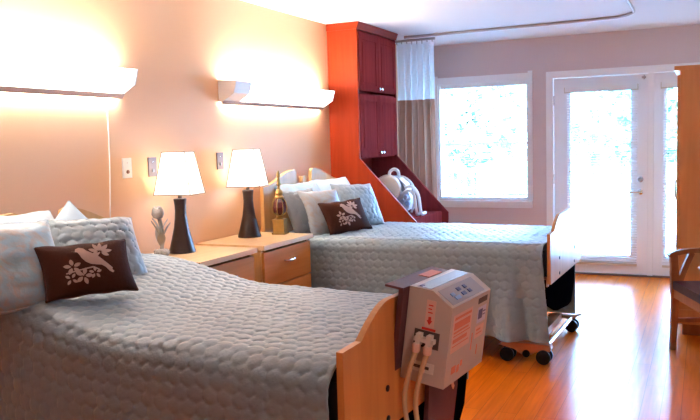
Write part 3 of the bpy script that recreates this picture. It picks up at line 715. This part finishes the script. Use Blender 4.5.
def leafpoly(cx, cy, ang, ln, wd, n=7):
    L = [(ln * k / n, wd / 2 * math.sin(PI * k / n) ** 0.8) for k in range(n + 1)] + [(ln * k / n, -wd / 2 * math.sin(PI * k / n) ** 0.8) for k in range(n - 1, 0, -1)]
    c, s = math.cos(ang), math.sin(ang)
    return [(cx + c * a - s * b, cy + s * a + c * b) for a, b in L]
def motif(o, w, h, t, seed, wr):
    """taupe bird on a flowering twig stitched on the front of the cushion (unit: cushion width 1, height 0.64)"""
    bird = [(-0.14, 0.165), (-0.125, 0.205), (-0.085, 0.225), (-0.04, 0.205), (-0.01, 0.165), (0.05, 0.12), (0.11, 0.065), (0.15, 0.01), (0.19, -0.035), (0.235, -0.09), (0.225, -0.105), (0.245, -0.135), (0.225, -0.15),
            (0.19, -0.125), (0.155, -0.075), (0.115, -0.045), (0.06, -0.035), (0.0, -0.02), (-0.05, 0.015), (-0.085, 0.07), (-0.1, 0.12), (-0.115, 0.155), (-0.18, 0.185)]
    polys = [bird]
    for cx, cy, r, k0, n in ((-0.20, -0.03, 0.10, 0.4, 5), (-0.10, -0.155, 0.10, 0.0, 5), (-0.235, -0.17, 0.07, 0.9, 4), (0.03, -0.13, 0.07, 0.3, 5)):
        for k in range(n):
            a = k0 + 2 * PI * k / n; polys.append(leafpoly(cx + 0.015 * math.cos(a), cy + 0.015 * math.sin(a), a, r * 0.85, r * 0.46))
    for a, ln in ((0.15, 0.13), (0.75, 0.14), (1.35, 0.12), (1.95, 0.12), (2.7, 0.11), (-0.5, 0.09), (3.5, 0.08)):
        polys.append(leafpoly(0.13 + 0.02 * math.cos(a), 0.13 + 0.02 * math.sin(a), a, ln, 0.05))
    for (x0, y0, x1, y1) in ((-0.28, -0.10, 0.02, -0.06), (0.02, -0.06, 0.08, -0.10), (-0.15, -0.08, -0.10, -0.15), (0.05, 0.03, 0.13, 0.13)):
        dx, dy = x1 - x0, y1 - y0; l = math.hypot(dx, dy); nx, ny = -dy / l * 0.008, dx / l * 0.008
        polys.append([(x0 + nx, y0 + ny), (x1 + nx, y1 + ny), (x1 - nx, y1 - ny), (x0 - nx, y0 - ny)])
    bm = B()
    for p in polys:
        ed = []; vs = [bm.verts.new((x * w * 0.98, y * w * 0.94, 0)) for x, y in p]
        for k in range(len(vs)): ed.append(bm.edges.new((vs[k], vs[(k + 1) % len(vs)])))
        bmesh.ops.triangle_fill(bm, use_beauty=True, edges=ed)
    bmesh.ops.subdivide_edges(bm, edges=[e for e in bm.edges if e.calc_length() > 0.02], cuts=2)
    bmesh.ops.triangulate(bm, faces=bm.faces)
    X = np.array([v.co.x for v in bm.verts]); Y = np.array([v.co.y for v in bm.verts])
    U = X / (w / 2) / 0.95; Vv = Y / (h / 2) / 0.95
    prof = np.clip((1 - U ** 2) * (1 - Vv ** 2), 0, 1) ** 0.42
    z = t / 2 * prof + vnoise(X * 6, Y * 6, seed, 16) * wr * 2.2 * prof + 0.0045
    for v, q in zip(bm.verts, z): v.co.z = float(q)
    m = obj('bird_motif', bm, M['motif'], o, smooth=False)
    m['label'] = 'taupe bird on a flowering twig stitched on the front'

G1, G2 = 'pillows on the nearer bed', 'pillows on the farther bed'
pillow('pillow', 'large pale blue satin pillow cut off by the left edge of the picture', 0.52, 0.42, 0.17, 'satin', (-2.50, 2.07, 0.995), -22, 42, 0, 5, group=G1, wr=0.012)
pillow('pillow', 'flat greyish pillow lying behind the pale blue satin one on the nearer bed', 0.62, 0.42, 0.16, 'quiltpil', (-2.74, 2.36, 0.998), -4, 38, 0, 8, (0.05, 0.004), group=G1)
pillow('pillow', 'white pillow with one corner pointing up behind the grey quilted cushion', 0.36, 0.36, 0.12, 'white_cot', (-2.70, 2.68, 0.967), -20, 22, 40, 11, group=G1)
pillow('cushion', 'grey quilted square cushion behind the brown bird cushion on the nearer bed', 0.43, 0.36, 0.15, 'quiltpil', (-2.47, 2.57, 0.99), -24, 38, -3, 2, (0.05, 0.011), G1, n=84, wr=0.008)
WB = 0.004
c1 = pillow('cushion', 'brown bird cushion lying in front on the nearer bed', 0.36, 0.235, 0.11, 'brown', (-2.24, 2.28, 0.972), -30, 34, 0, 21, wr=WB)
motif(c1, 0.36, 0.235, 0.11, 21, WB)
pillow('pillow', 'pale blue pillow leaning on the headboard behind the silver satin one', 0.58, 0.38, 0.12, 'satin', (-2.80, 5.16, 0.985), -4, 33, 0, 31, group=G2, wr=0.010)
pillow('pillow', 'pale pillow leaning on the headboard beside the red cabinet', 0.50, 0.38, 0.14, 'white_cot', (-2.77, 5.68, 0.985), -10, 30, 0, 33, group=G2)
pillow('pillow', 'dark grey quilted pillow edge behind the gold finial on the farther bed', 0.32, 0.38, 0.10, 'darkpil', (-2.70, 4.955, 0.935), -20, 28, 0, 44, (0.05, 0.008), group=G2, n=70)
pillow('pillow', 'silver satin square pillow standing left of the farther brown cushion', 0.35, 0.38, 0.13, 'silver', (-2.585, 5.05, 0.925), -28, 28, 0, 35, group=G2, wr=0.012)
pillow('cushion', 'pale quilted square cushion right of the farther brown bird cushion', 0.42, 0.38, 0.14, 'quiltpil', (-2.50, 5.47, 0.95), -22, 30, -4, 37, (0.05, 0.010), G2, n=84, wr=0.008)
c2 = pillow('cushion', 'brown bird cushion in front on the farther bed', 0.40, 0.26, 0.11, 'brown', (-2.425, 5.085, 0.90), -28, 30, 3, 22, wr=WB)
motif(c2, 0.40, 0.26, 0.11, 22, WB)

# ---------------------------------------------------------------- pump on the nearer footboard
pm = Matrix.Translation(Vector((-0.94, 1.925, 0))) @ Matrix.Rotation(-A1, 4, 'Z') @ Matrix.Translation(Vector((0.001, 0.36, 0.672))) @ Matrix.Rotation(math.radians(8), 4, 'Y')
pu = thing('mattress_pump', 'grey box-shaped air mattress pump hung on the nearer footboard', 'pump')
pu.matrix_world = pm
PD, PW, PH = 0.155, 0.345, 0.312
bm = B(); prism(bm, [(0.0, 0.0), (PD, 0.0), (PD, 0.270), (PD - 0.072, PH), (0.0, PH)], 'y', 0, PW)
obj('body', bm, M['pump'], pu, bevel=0.012, bsegs=3, smooth=True)
sl = math.atan2(PH - 0.270, 0.072)
def on_slope(u, v, lift=0.0015):   # u along depth down the slope 0..1, v along width
    return (PD - 0.072 + 0.072 * u + lift * math.sin(sl), v, PH - (PH - 0.270) * u + lift * math.cos(sl))
def slope_quad(bm, u0, u1, v0, v1, th=0.002, base=0.0008):
    a = [on_slope(u, v, base) for u, v in ((u0, v0), (u1, v0), (u1, v1), (u0, v1))]; b = [on_slope(u, v, base + th) for u, v in ((u0, v0), (u1, v0), (u1, v1), (u0, v1))]
    va = [bm.verts.new(p) for p in a]; vb = [bm.verts.new(p) for p in b]
    bm.faces.new(va[::-1]); bm.faces.new(vb)
    for k in range(4): bm.faces.new((va[k], va[(k + 1) % 4], vb[(k + 1) % 4], vb[k]))
bm = B(); slope_quad(bm, 0.10, 0.90, 0.02, 0.30, 0.0012); cp = obj('control_panel', bm, M['panel'], pu)
for u0, v0, v1, mt in ((0.30, 0.13, 0.155, 'bluebtn'), (0.30, 0.185, 0.205, 'bluebtn'), (0.56, 0.135, 0.165, 'bluebtn'), (0.56, 0.19, 0.212, 'bluebtn'), (0.42, 0.065, 0.09, 'ltblue'), (0.62, 0.07, 0.11, 'ltblue')):
    bm = B(); slope_quad(bm, u0, u0 + 0.16, v0, v1, 0.003, 0.0018); obj('key', bm, M[mt], cp)
bm = B(); box(bm, 0.02, PD - 0.085, 0.012, PW - 0.012, PH - 0.0004, PH + 0.0012); obj('top_plate', bm, M['panel'], pu)
bm = B(); box(bm, 0.025, 0.036, 0.02, 0.04, PH + 0.001, PH + 0.003); obj('top_mark', bm, M['navyink'], pu)
# labels on the outer face (x = PD)
def face_lab(name, y0, y1, z0, z1, mat, lines, ink):
    o = obj(name, bx(PD - 0.001, PD + 0.0009, y0, y1, z0, z1), M[mat], pu)
    if lines:
        bm = B()
        for (a, b, c, d) in lines: box(bm, PD + 0.0009, PD + 0.0016, y0 + a * (y1 - y0), y0 + b * (y1 - y0), z0 + c * (z1 - z0), z0 + d * (z1 - z0))
        obj('print', bm, M[ink], o)
    return o
face_lab('warning_label', 0.022, 0.185, 0.112, 0.240, 'pinklab', [(0.06, 0.94, 0.86, 0.93), (0.06, 0.9, 0.60, 0.79), (0.06, 0.85, 0.50, 0.55), (0.06, 0.94, 0.42, 0.45), (0.06, 0.8, 0.25, 0.35), (0.06, 0.9, 0.15, 0.18)], 'peachink')
face_lab('rating_label', 0.24, 0.32, 0.165, 0.222, 'bluelab', [(0.08, 0.55, 0.25, 0.85), (0.62, 0.92, 0.6, 0.68), (0.62, 0.92, 0.4, 0.46)], 'navyink')
face_lab('small_label', 0.235, 0.315, 0.112, 0.155, 'pinklab', [(0.1, 0.6, 0.6, 0.75), (0.1, 0.8, 0.3, 0.4)], 'peachink')
face_lab('name_strip', 0.235, 0.32, 0.236, 0.256, 'darkink', None, None)
for (a, b, c, d) in ((0.05, 0.085, 0.035, 0.06), (0.095, 0.115, 0.03, 0.055), (0.205, 0.213, 0.08, 0.14), (0.265, 0.272, 0.05, 0.085), (0.125, 0.14, 0.045, 0.065)):
    obj('red_print', bx(PD, PD + 0.0012, a, b, c, d), M['peachink'], pu)
# near end (y = 0): sticker with arrow, connector recess, hose fittings, vent slot
bm = B(); box(bm, 0.066, 0.098, -0.0012, 0.001, 0.190, 0.280); st = obj('arrow_sticker', bm, M['pinklab'], pu)
bm = B()
prism(bm, [(0.077, 0.226), (0.087, 0.226), (0.087, 0.214), (0.092, 0.214), (0.082, 0.198), (0.072, 0.214), (0.077, 0.214)], 'y', -0.0022, -0.0012)
for k in range(3): box(bm, 0.074, 0.090 - 0.003 * (k % 2), -0.0022, -0.0012, 0.238 + k * 0.012, 0.242 + k * 0.012)
box(bm, 0.058, 0.106, -0.0022, 0.0005, 0.180, 0.188)
obj('arrow_mark', bm, M['redink'], st)
bm = B(); box(bm, 0.034, 0.122, -0.0015, 0.002, 0.122, 0.178); obj('connector_recess', bm, M['pumpd'], pu, bevel=0.0)
bm = B(); box(bm, 0.042, 0.112, -0.022, -0.0015, 0.143, 0.157)
for x in (0.058, 0.095): box(bm, x - 0.008, x + 0.008, -0.026, -0.0015, 0.130, 0.170)
obj('hose_connector', bm, M['cpap'], pu, bevel=0.003)
for i, x in enumerate((0.055, 0.095)):
    bm = B(); lathe(bm, [(0.012, 0.108), (0.014, 0.112), (0.014, 0.132), (0.011, 0.136)], (x, -0.022, 0), 14)
    hf = obj('hose_fitting', bm, M['pinklab'], pu, smooth=True)
    bm = B(); tube(bm, smooth_path([(x, -0.022, 0.112), (x - 0.012, -0.03, 0.04), (x - 0.018, -0.028, -0.06), (x + 0.01, -0.03, -0.16), (x + 0.05, -0.01, -0.30), (x + 0.02, 0.05, -0.45), (x - 0.06, 0.1, -0.5)], 6), 0.0085, 10)
    obj('air_hose', bm, M['hose'], pu, smooth=True)
bm = B(); box(bm, 0.030, 0.115, -0.002, 0.001, 0.038, 0.072); o = obj('socket_plate', bm, M['cpap'], pu, bevel=0.0)
bm = B(); box(bm, 0.040, 0.098, -0.003, -0.002, 0.050, 0.060); obj('vent_slot', bm, M['pumpd'], o)
# hanging bracket over the board
bm = B(); box(bm, -0.070, -0.004, -0.04, PW - 0.02, PH - 0.010, PH - 0.002); box(bm, -0.022, -0.004, -0.035, PW - 0.03, 0.03, PH - 0.010)
obj('hanging_bracket', bm, M['mauvefab'], pu, bevel=0.002)
bm = B(); box(bm, -0.045, -0.005, 0.16, 0.27, PH - 0.002, PH + 0.0005); o = obj('bracket_label', bm, M['peachink'], pu)
# mauve vinyl flap and strap below
bm = B(); prism(bm, [(0.56, 0.69), (0.80, 0.70), (0.80, 0.52), (0.74, 0.36), (0.66, 0.20), (0.54, 0.20), (0.52, 0.45)], 'x', 0.006, 0.022)
o = obj('vinyl_flap', bm, M['mauvefab'], None, bevel=0.004); tag(o, 'dark mauve vinyl flap hanging below the grey pump on the nearer footboard', 'flap')
o.location = (-0.94, 1.925, 0); o.rotation_euler = (0, 0, -A1)
bm = B(); prism(bm, [(0.62, 0.70), (0.66, 0.70), (0.75, 0.53), (0.74, 0.52)], 'x', 0.026, 0.030); ch = obj('strap', bm, M['pinklab'], o)

# ---------------------------------------------------------------- cherry cabinet
CY0, CY1 = 6.07, 6.98
cab = thing('tall_cabinet', 'tall cherry-red cabinet with doors above an open slanted niche, against the headwall', 'cabinet', (XL, CY0, 0))
CW = CY1 - CY0; CD = 0.29
pp = [(0.004, 0.0), (0.80, 0.0), (0.80, 0.755), (0.78, 0.775), (CD, 1.30), (CD, H - 0.06), (0.004, H - 0.06)]
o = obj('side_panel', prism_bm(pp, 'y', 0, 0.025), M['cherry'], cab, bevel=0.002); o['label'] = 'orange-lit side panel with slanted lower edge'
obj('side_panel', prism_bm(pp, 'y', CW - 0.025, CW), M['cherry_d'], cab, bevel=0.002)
obj('back_panel', bx(0.004, 0.02, 0.025, CW - 0.025, 0.0, H - 0.06), M['cherry_d'], cab)
for z in (1.30, 1.86, H - 0.08): obj('shelf', bx(0.02, CD - 0.02, 0.025, CW - 0.025, z, z + 0.02), M['cherry_d'], cab)
obj('shelf', bx(0.02, 0.74, 0.025, CW - 0.025, 0.74, 0.765), M['cherry_d'], cab)
obj('front_panel', bx(0.72, 0.74, 0.025, CW - 0.025, 0.0, 0.74), M['cherry_d'], cab)
bm = B(); prism(bm, [(0.004, H - 0.062), (CD + 0.006, H - 0.062), (CD + 0.008, H - 0.05), (CD + 0.024, H - 0.008), (CD + 0.024, H - 0.001), (0.004, H - 0.001)], 'y', -0.012, CW + 0.012)
obj('crown_moulding', bm, M['cherry'], cab)
def cab_door(y0, y1, z0, z1, pull_side, pull_z):
    d = obj('door', bx(CD - 0.018, CD + 0.002, y0, y1, z0, z1), M['cherry_d'], cab, bevel=0.003)
    bm = B(); f = 0.055
    box(bm, CD + 0.002, CD + 0.008, y0, y0 + f, z0, z1); box(bm, CD + 0.002, CD + 0.008, y1 - f, y1, z0, z1); box(bm, CD + 0.002, CD + 0.008, y0 + f, y1 - f, z0, z0 + f); box(bm, CD + 0.002, CD + 0.008, y0 + f, y1 - f, z1 - f, z1)
    obj('door_frame', bm, M['cherry_d'], d, bevel=0.002)
    g = f + 0.022; bm = B(); prism(bm, [(y0 + g, z0 + g), (y1 - g, z0 + g), (y1 - g, z1 - g), (y0 + g, z1 - g)], 'x', CD + 0.002, CD + 0.0065); obj('raised_panel', bm, M['cherry_d'], d, bevel=0.003)
    yp = y1 - 0.028 if pull_side > 0 else y0 + 0.028
    bm = B(); lathe(bm, [(0.006, CD + 0.008), (0.006, CD + 0.02), (0.014, CD + 0.026), (0.015, CD + 0.032), (0.009, CD + 0.037)], (0, yp, pull_z), 14, 'x'); obj('knob', bm, M['chrome'], d, smooth=True)
m_ = CW / 2
for y0, y1, s in ((0.028, m_ - 0.003, 1), (m_ + 0.003, CW - 0.028, -1)):
    cab_door(y0, y1, 1.895, H - 0.085, s, 1.925); cab_door(y0, y1, 1.315, 1.865, s, 1.345)

# white breathing machine in the niche
t = thing('breathing_machine', 'white portable breathing machine with hoses in the niche of the cherry cabinet', 'medical device', (-2.60, 6.48, 0.765), math.radians(10))
# local x = towards viewer/front, y = sideways
bm = B(); box(bm, -0.12, 0.11, -0.12, 0.14, 0.0, 0.06); obj('base', bm, M['cpapw'], t, bevel=0.015, smooth=True)
bm = B(); prism(bm, [(-0.12, 0.05), (0.15, 0.05), (0.175, 0.16), (0.13, 0.29), (0.05, 0.36), (-0.05, 0.36), (-0.13, 0.28)], 'y', -0.06, 0.13); obj('body', bm, M['cpapw'], t, bevel=0.02, smooth=True)
bm = B(); lathe(bm, [(0.06, -0.075), (0.11, -0.07), (0.125, -0.045), (0.125, 0.03), (0.11, 0.055), (0.05, 0.06)], (0, 0, 0), 30, 'y')
o = obj('drum', bm, M['cpap'], t, smooth=True); o.location = (-0.03, -0.09, 0.255); o.rotation_euler = (0, 0, 0.15)
bm = B(); tube(bm, smooth_path([(-0.025, 0.0, 0.33), (-0.025, -0.01, 0.395), (0.015, -0.01, 0.425), (0.055, -0.01, 0.40), (0.06, 0.0, 0.32)], 6), 0.015, 10); obj('handle', bm, M['cpapw'], t, smooth=True)
bm = B(); prism(bm, [(0.06, 0.335), (0.10, 0.305), (0.135, 0.22), (0.095, 0.225)], 'y', -0.066, -0.058); obj('display_panel', bm, M['cpapg'], t)
for x, z in ((0.135, 0.175), (0.105, 0.135), (0.15, 0.12)):
    bm = B(); lathe(bm, [(0.024, 0.055), (0.024, 0.095), (0.017, 0.105)], (0, 0, 0), 14, 'y')
    for v in bm.verts: v.co = Vector((v.co.x + x, -v.co.y, v.co.z + z))
    obj('connector', bm, M['cpapb'], t, smooth=True)
for P in (((0.10, -0.07, 0.20), (0.165, -0.10, 0.235), (0.215, -0.11, 0.19), (0.235, -0.12, 0.06), (0.245, -0.10, 0.018), (0.25, 0.06, 0.017)),
          ((0.12, -0.05, 0.26), (0.19, -0.07, 0.265), (0.245, -0.08, 0.20), (0.268, -0.09, 0.06), (0.275, -0.07, 0.018), (0.285, 0.06, 0.017))):
    bm = B(); tube(bm, smooth_path(P, 7), 0.015, 10)
    obj('hose', bm, M['cpapw'], t, smooth=True)
bm = B(); tube(bm, smooth_path([(0.03, 0.0, 0.35), (0.11, 0.0, 0.35), (0.19, -0.01, 0.27), (0.20, -0.02, 0.12), (0.17, 0.0, 0.03)], 7), 0.010, 10)
obj('hose', bm, M['cpapw'], t, smooth=True)

# ---------------------------------------------------------------- privacy curtain and ceiling track
bm = B(); P = [(-2.73, 7.20), (-1.5, 7.17), (-0.80, 7.13), (-0.66, 7.07), (-0.58, 6.95), (-0.555, 6.80), (-0.555, 6.2), (-0.555, 4.0), (-0.555, 2.5)]
P3 = smooth_path([(x, y, H - 0.012) for x, y in P], 6)
for k in range(len(P3) - 1): pass
tube(bm, P3, 0.013, 8)
tr = tag(obj('curtain_track', bm, M['track'], None, smooth=True), 'curved metal curtain track running across the ceiling', 'curtain track')
cu = thing('privacy_curtain', 'bunched privacy curtain, white mesh above brown cloth, beside the window', 'curtain', (-2.76, 7.45, 0))
def drape(x0, x1, z0, z1, folds, amp, ph=0.0, flare=0.0):
    n = folds * 14; V = []; F = []
    rows = 24
    for j in range(rows + 1):
        f = j / rows; z = z0 + (z1 - z0) * f
        for i in range(n + 1):
            g = i / n; a = amp * (0.8 + 0.4 * math.sin(g * 23)) * (1.0 - 0.25 * f)
            V.append((x0 + (x1 - x0) * g + 0.010 * math.sin(2 * PI * folds * g * 2 + 1) + flare * (1 - f) * (g - 0.5), a * math.sin(2 * PI * folds * g + ph) + 0.01 * math.sin(5 * f + g * 7), z))
    for j in range(rows):
        for i in range(n):
            a = j * (n + 1) + i; F.append((a, a + 1, a + n + 2, a + n + 1))
    return V, F
CX1 = 0.245
V, F = drape(-0.16, CX1, 1.862, H - 0.045, 6, 0.042); np_obj('mesh_top', V, F, M['mesh'], cu)
V, F = drape(-0.16, CX1, 0.25, 1.865, 6, 0.045, 0.0, 0.02); np_obj('brown_cloth', V, F, M['curtain'], cu)
bm = B(); tube(bm, [(-0.17, 0, H - 0.012), (CX1 + 0.02, 0, H - 0.012)], 0.012, 8); obj('track_end', bm, M['track'], cu)
bm = B()
for k in range(8): x = -0.15 + k * 0.055; tube(bm, [(x, 0, H - 0.02), (x, 0.005, H - 0.055)], 0.005, 6)
obj('hooks', bm, M['track'], cu)

# ---------------------------------------------------------------- wardrobe and armchair at right
wd = thing('wardrobe', 'oak wardrobe standing beside the glass doors at the right edge', 'wardrobe', (-0.185, 5.86, 0))
WDp, WWd, WH = 0.70, 1.05, 1.915
obj('body', bx(0.02, WDp, 0, WWd, 0.08, WH - 0.03), M['wardrobe'], wd, bevel=0.003)
obj('plinth', bx(0.05, WDp, 0.01, WWd - 0.01, 0, 0.08), M['chairwood'], wd)
obj('top', bx(-0.02, WDp, -0.012, WWd + 0.012, WH - 0.03, WH), M['wardrobe'], wd, bevel=0.004)
for y0, y1, yp in ((0.004, WWd / 2 - 0.002, WWd / 2 - 0.05), (WWd / 2 + 0.002, WWd - 0.004, WWd / 2 + 0.05)):
    d = obj('door', bx(0.0, 0.019, y0, y1, 0.085, WH - 0.06), M['wardrobe'], wd, bevel=0.002)
    bm = B(); tube(bm, smooth_path([(0.001, yp, 0.95), (-0.022, yp, 0.96), (-0.022, yp, 1.08), (0.001, yp, 1.09)], 4), 0.005, 8); obj('handle', bm, M['chrome'], d, smooth=True)
obj('base_moulding', bx(0.018, WDp, -0.006, 0.0, 0.08, 0.185), M['wardrobe'], wd)

ang = math.radians(21)
ch = thing('armchair', 'wooden armchair with navy seat at the right edge in front of the wardrobe', 'chair', (-0.185, 5.44, 0), ang - 0.0)
# local frame: x = towards the chair's back, y negative = towards its other arm
# rotation: local x -> (cos, sin)
def bar(bm, pts, w, d):
    pts = [Vector(p) for p in pts]; rings = []
    for i, p in enumerate(pts):
        t_ = (pts[min(i + 1, len(pts) - 1)] - pts[max(i - 1, 0)]).normalized(); s = Vector((0, 1, 0)); s = (s - t_ * s.dot(t_)).normalized(); q = t_.cross(s)
        ww = w[i] if isinstance(w, (list, tuple)) else w; dd = d[i] if isinstance(d, (list, tuple)) else d
        rings.append([bm.verts.new(p + s * a * ww / 2 + q * b * dd / 2) for a, b in ((-1, -1), (1, -1), (1, 1), (-1, 1))])
    for a, b in zip(rings, rings[1:]):
        for k in range(4): bm.faces.new((a[k], a[(k + 1) % 4], b[(k + 1) % 4], b[k]))
    bm.faces.new(rings[0][::-1]); bm.faces.new(rings[-1])
SW, SD = 0.54, 0.50
for y in (0.0, -SW):
    bm = B(); bar(bm, smooth_path([(0.0, y, 0.0), (0.008, y, 0.18), (0.012, y, 0.40), (0.006, y, 0.55), (0.0, y, 0.635)], 4), 0.034, [0.036] * 4 + [0.042] * 4 + [0.052] * 4 + [0.046] * 5)
    obj('front_leg', bm, M['chairwood'], ch, bevel=0.003)
    bm = B(); bar(bm, smooth_path([(SD + 0.06, y, 0.0), (SD + 0.01, y, 0.22), (SD, y, 0.42), (SD + 0.04, y, 0.65), (SD + 0.10, y, 0.88)], 4), 0.032, 0.040)
    obj('rear_leg', bm, M['chairwood'], ch, bevel=0.003)
    bm = B(); bar(bm, smooth_path([(-0.03, y, 0.632), (0.0, y, 0.650), (0.10, y, 0.668), (0.28, y, 0.668), (0.44, y, 0.65), (SD + 0.035, y, 0.64)], 4), 0.052, [0.02, 0.024, 0.026, 0.028] + [0.028] * 17)
    obj('arm', bm, M['chairwood'], ch, bevel=0.004)
    bm = B(); bar(bm, smooth_path([(0.03, y, 0.40), (0.055, y, 0.50), (0.095, y, 0.60), (0.12, y, 0.655)], 4), 0.026, 0.034)
    obj('arm_brace', bm, M['chairwood'], ch, bevel=0.003)
    bm = B(); bar(bm, [(0.01, y, 0.20), (SD + 0.015, y, 0.20)], 0.02, 0.028); obj('stretcher', bm, M['chairwood'], ch)
    bm = B(); bar(bm, [(0.02, y, 0.385), (SD, y, 0.385)], 0.026, 0.065); obj('seat_rail', bm, M['chairwood'], ch)
bm = B(); box(bm, 0.0, 0.026, -SW, 0, 0.355, 0.42); obj('seat_rail', bm, M['chairwood'], ch, bevel=0.003)
bm = B(); box(bm, SD - 0.02, SD + 0.006, -SW, 0, 0.355, 0.42); obj('seat_rail', bm, M['chairwood'], ch, bevel=0.003)
bm = B(); box(bm, -0.008, SD - 0.0, -SW + 0.018, -0.018, 0.415, 0.468); obj('seat', bm, M['navy'], ch, bevel=0.022, bsegs=4, smooth=True)
bm = B(); prism(bm, [(SD + 0.02, 0.52), (SD + 0.06, 0.52), (SD + 0.125, 0.90), (SD + 0.085, 0.90)], 'y', -SW + 0.02, -0.02); obj('backrest', bm, M['navy'], ch, bevel=0.015, smooth=True)

t = thing('fill_ceiling_light', 'added fill lamp, round and flush on the ceiling, out of view', 'light', (0.95, 0.7, H))  # unseen lamp, added to brighten the pump and the near footboard
bm = B(); lathe(bm, [(0.19, -0.001), (0.20, -0.02), (0.19, -0.03)], (0, 0, 0), 32); obj('base_ring', bm, M['fix'], t, smooth=True)
bm = B(); lathe(bm, [(0.18, -0.03), (0.17, -0.06), (0.12, -0.09), (0.03, -0.105)], (0, 0, 0), 32); obj('fill_lamp_dome', bm, M['fill_dome'], t, smooth=True)
# ---------------------------------------------------------------- light, world, camera
wrld = bpy.data.worlds.new('World'); scene.world = wrld; wrld.use_nodes = True
bg = wrld.node_tree.nodes['Background']; bg.inputs['Color'].default_value = (0.29, 0.57, 1.0, 1); bg.inputs['Strength'].default_value = 23.0
for nm, cx, w_, cz, h_ in (('window_portal', (WX0 + WX1) / 2, WX1 - WX0, (WZ0 + WZ1) / 2, WZ1 - WZ0), ('door_portal', (DX0 + DX1) / 2, DX1 - DX0, DZ1 / 2, DZ1)):
    l = bpy.data.lights.new(nm, 'AREA'); l.shape = 'RECTANGLE'; l.size = w_; l.size_y = h_; l.cycles.is_portal = True
    o = bpy.data.objects.new(nm, l); COL.objects.link(o); o.location = (cx, YF + 0.2, cz); o.rotation_euler = (-PI / 2, 0, 0)

cam = bpy.data.cameras.new('Camera'); co = bpy.data.objects.new('Camera', cam); COL.objects.link(co)
cam.sensor_width = 36; cam.lens = 759.324 * 36 / 700; cam.clip_start = 0.05
r_ = Vector((0.9059494, 0.4224647, -0.02791521)); d_ = Vector((0.0125403, -0.09267932, -0.99561704)); f_ = Vector((-0.42320021, 0.90162859, -0.08926061))
co.matrix_world = Matrix.Translation((0, 0, 1.4502)) @ Matrix((r_, -d_, -f_)).transposed().to_4x4()
scene.camera = co
scene.view_settings.view_transform = 'Standard'; scene.view_settings.look = 'None'; scene.view_settings.gamma = 1
scene.view_settings.use_curve_mapping = False; scene.view_settings.exposure = 1.6
scene.cycles.use_denoising = True; scene.cycles.max_bounces = 10; scene.cycles.diffuse_bounces = 6; scene.cycles.transparent_max_bounces = 16
scene.cycles.sample_clamp_indirect = 6
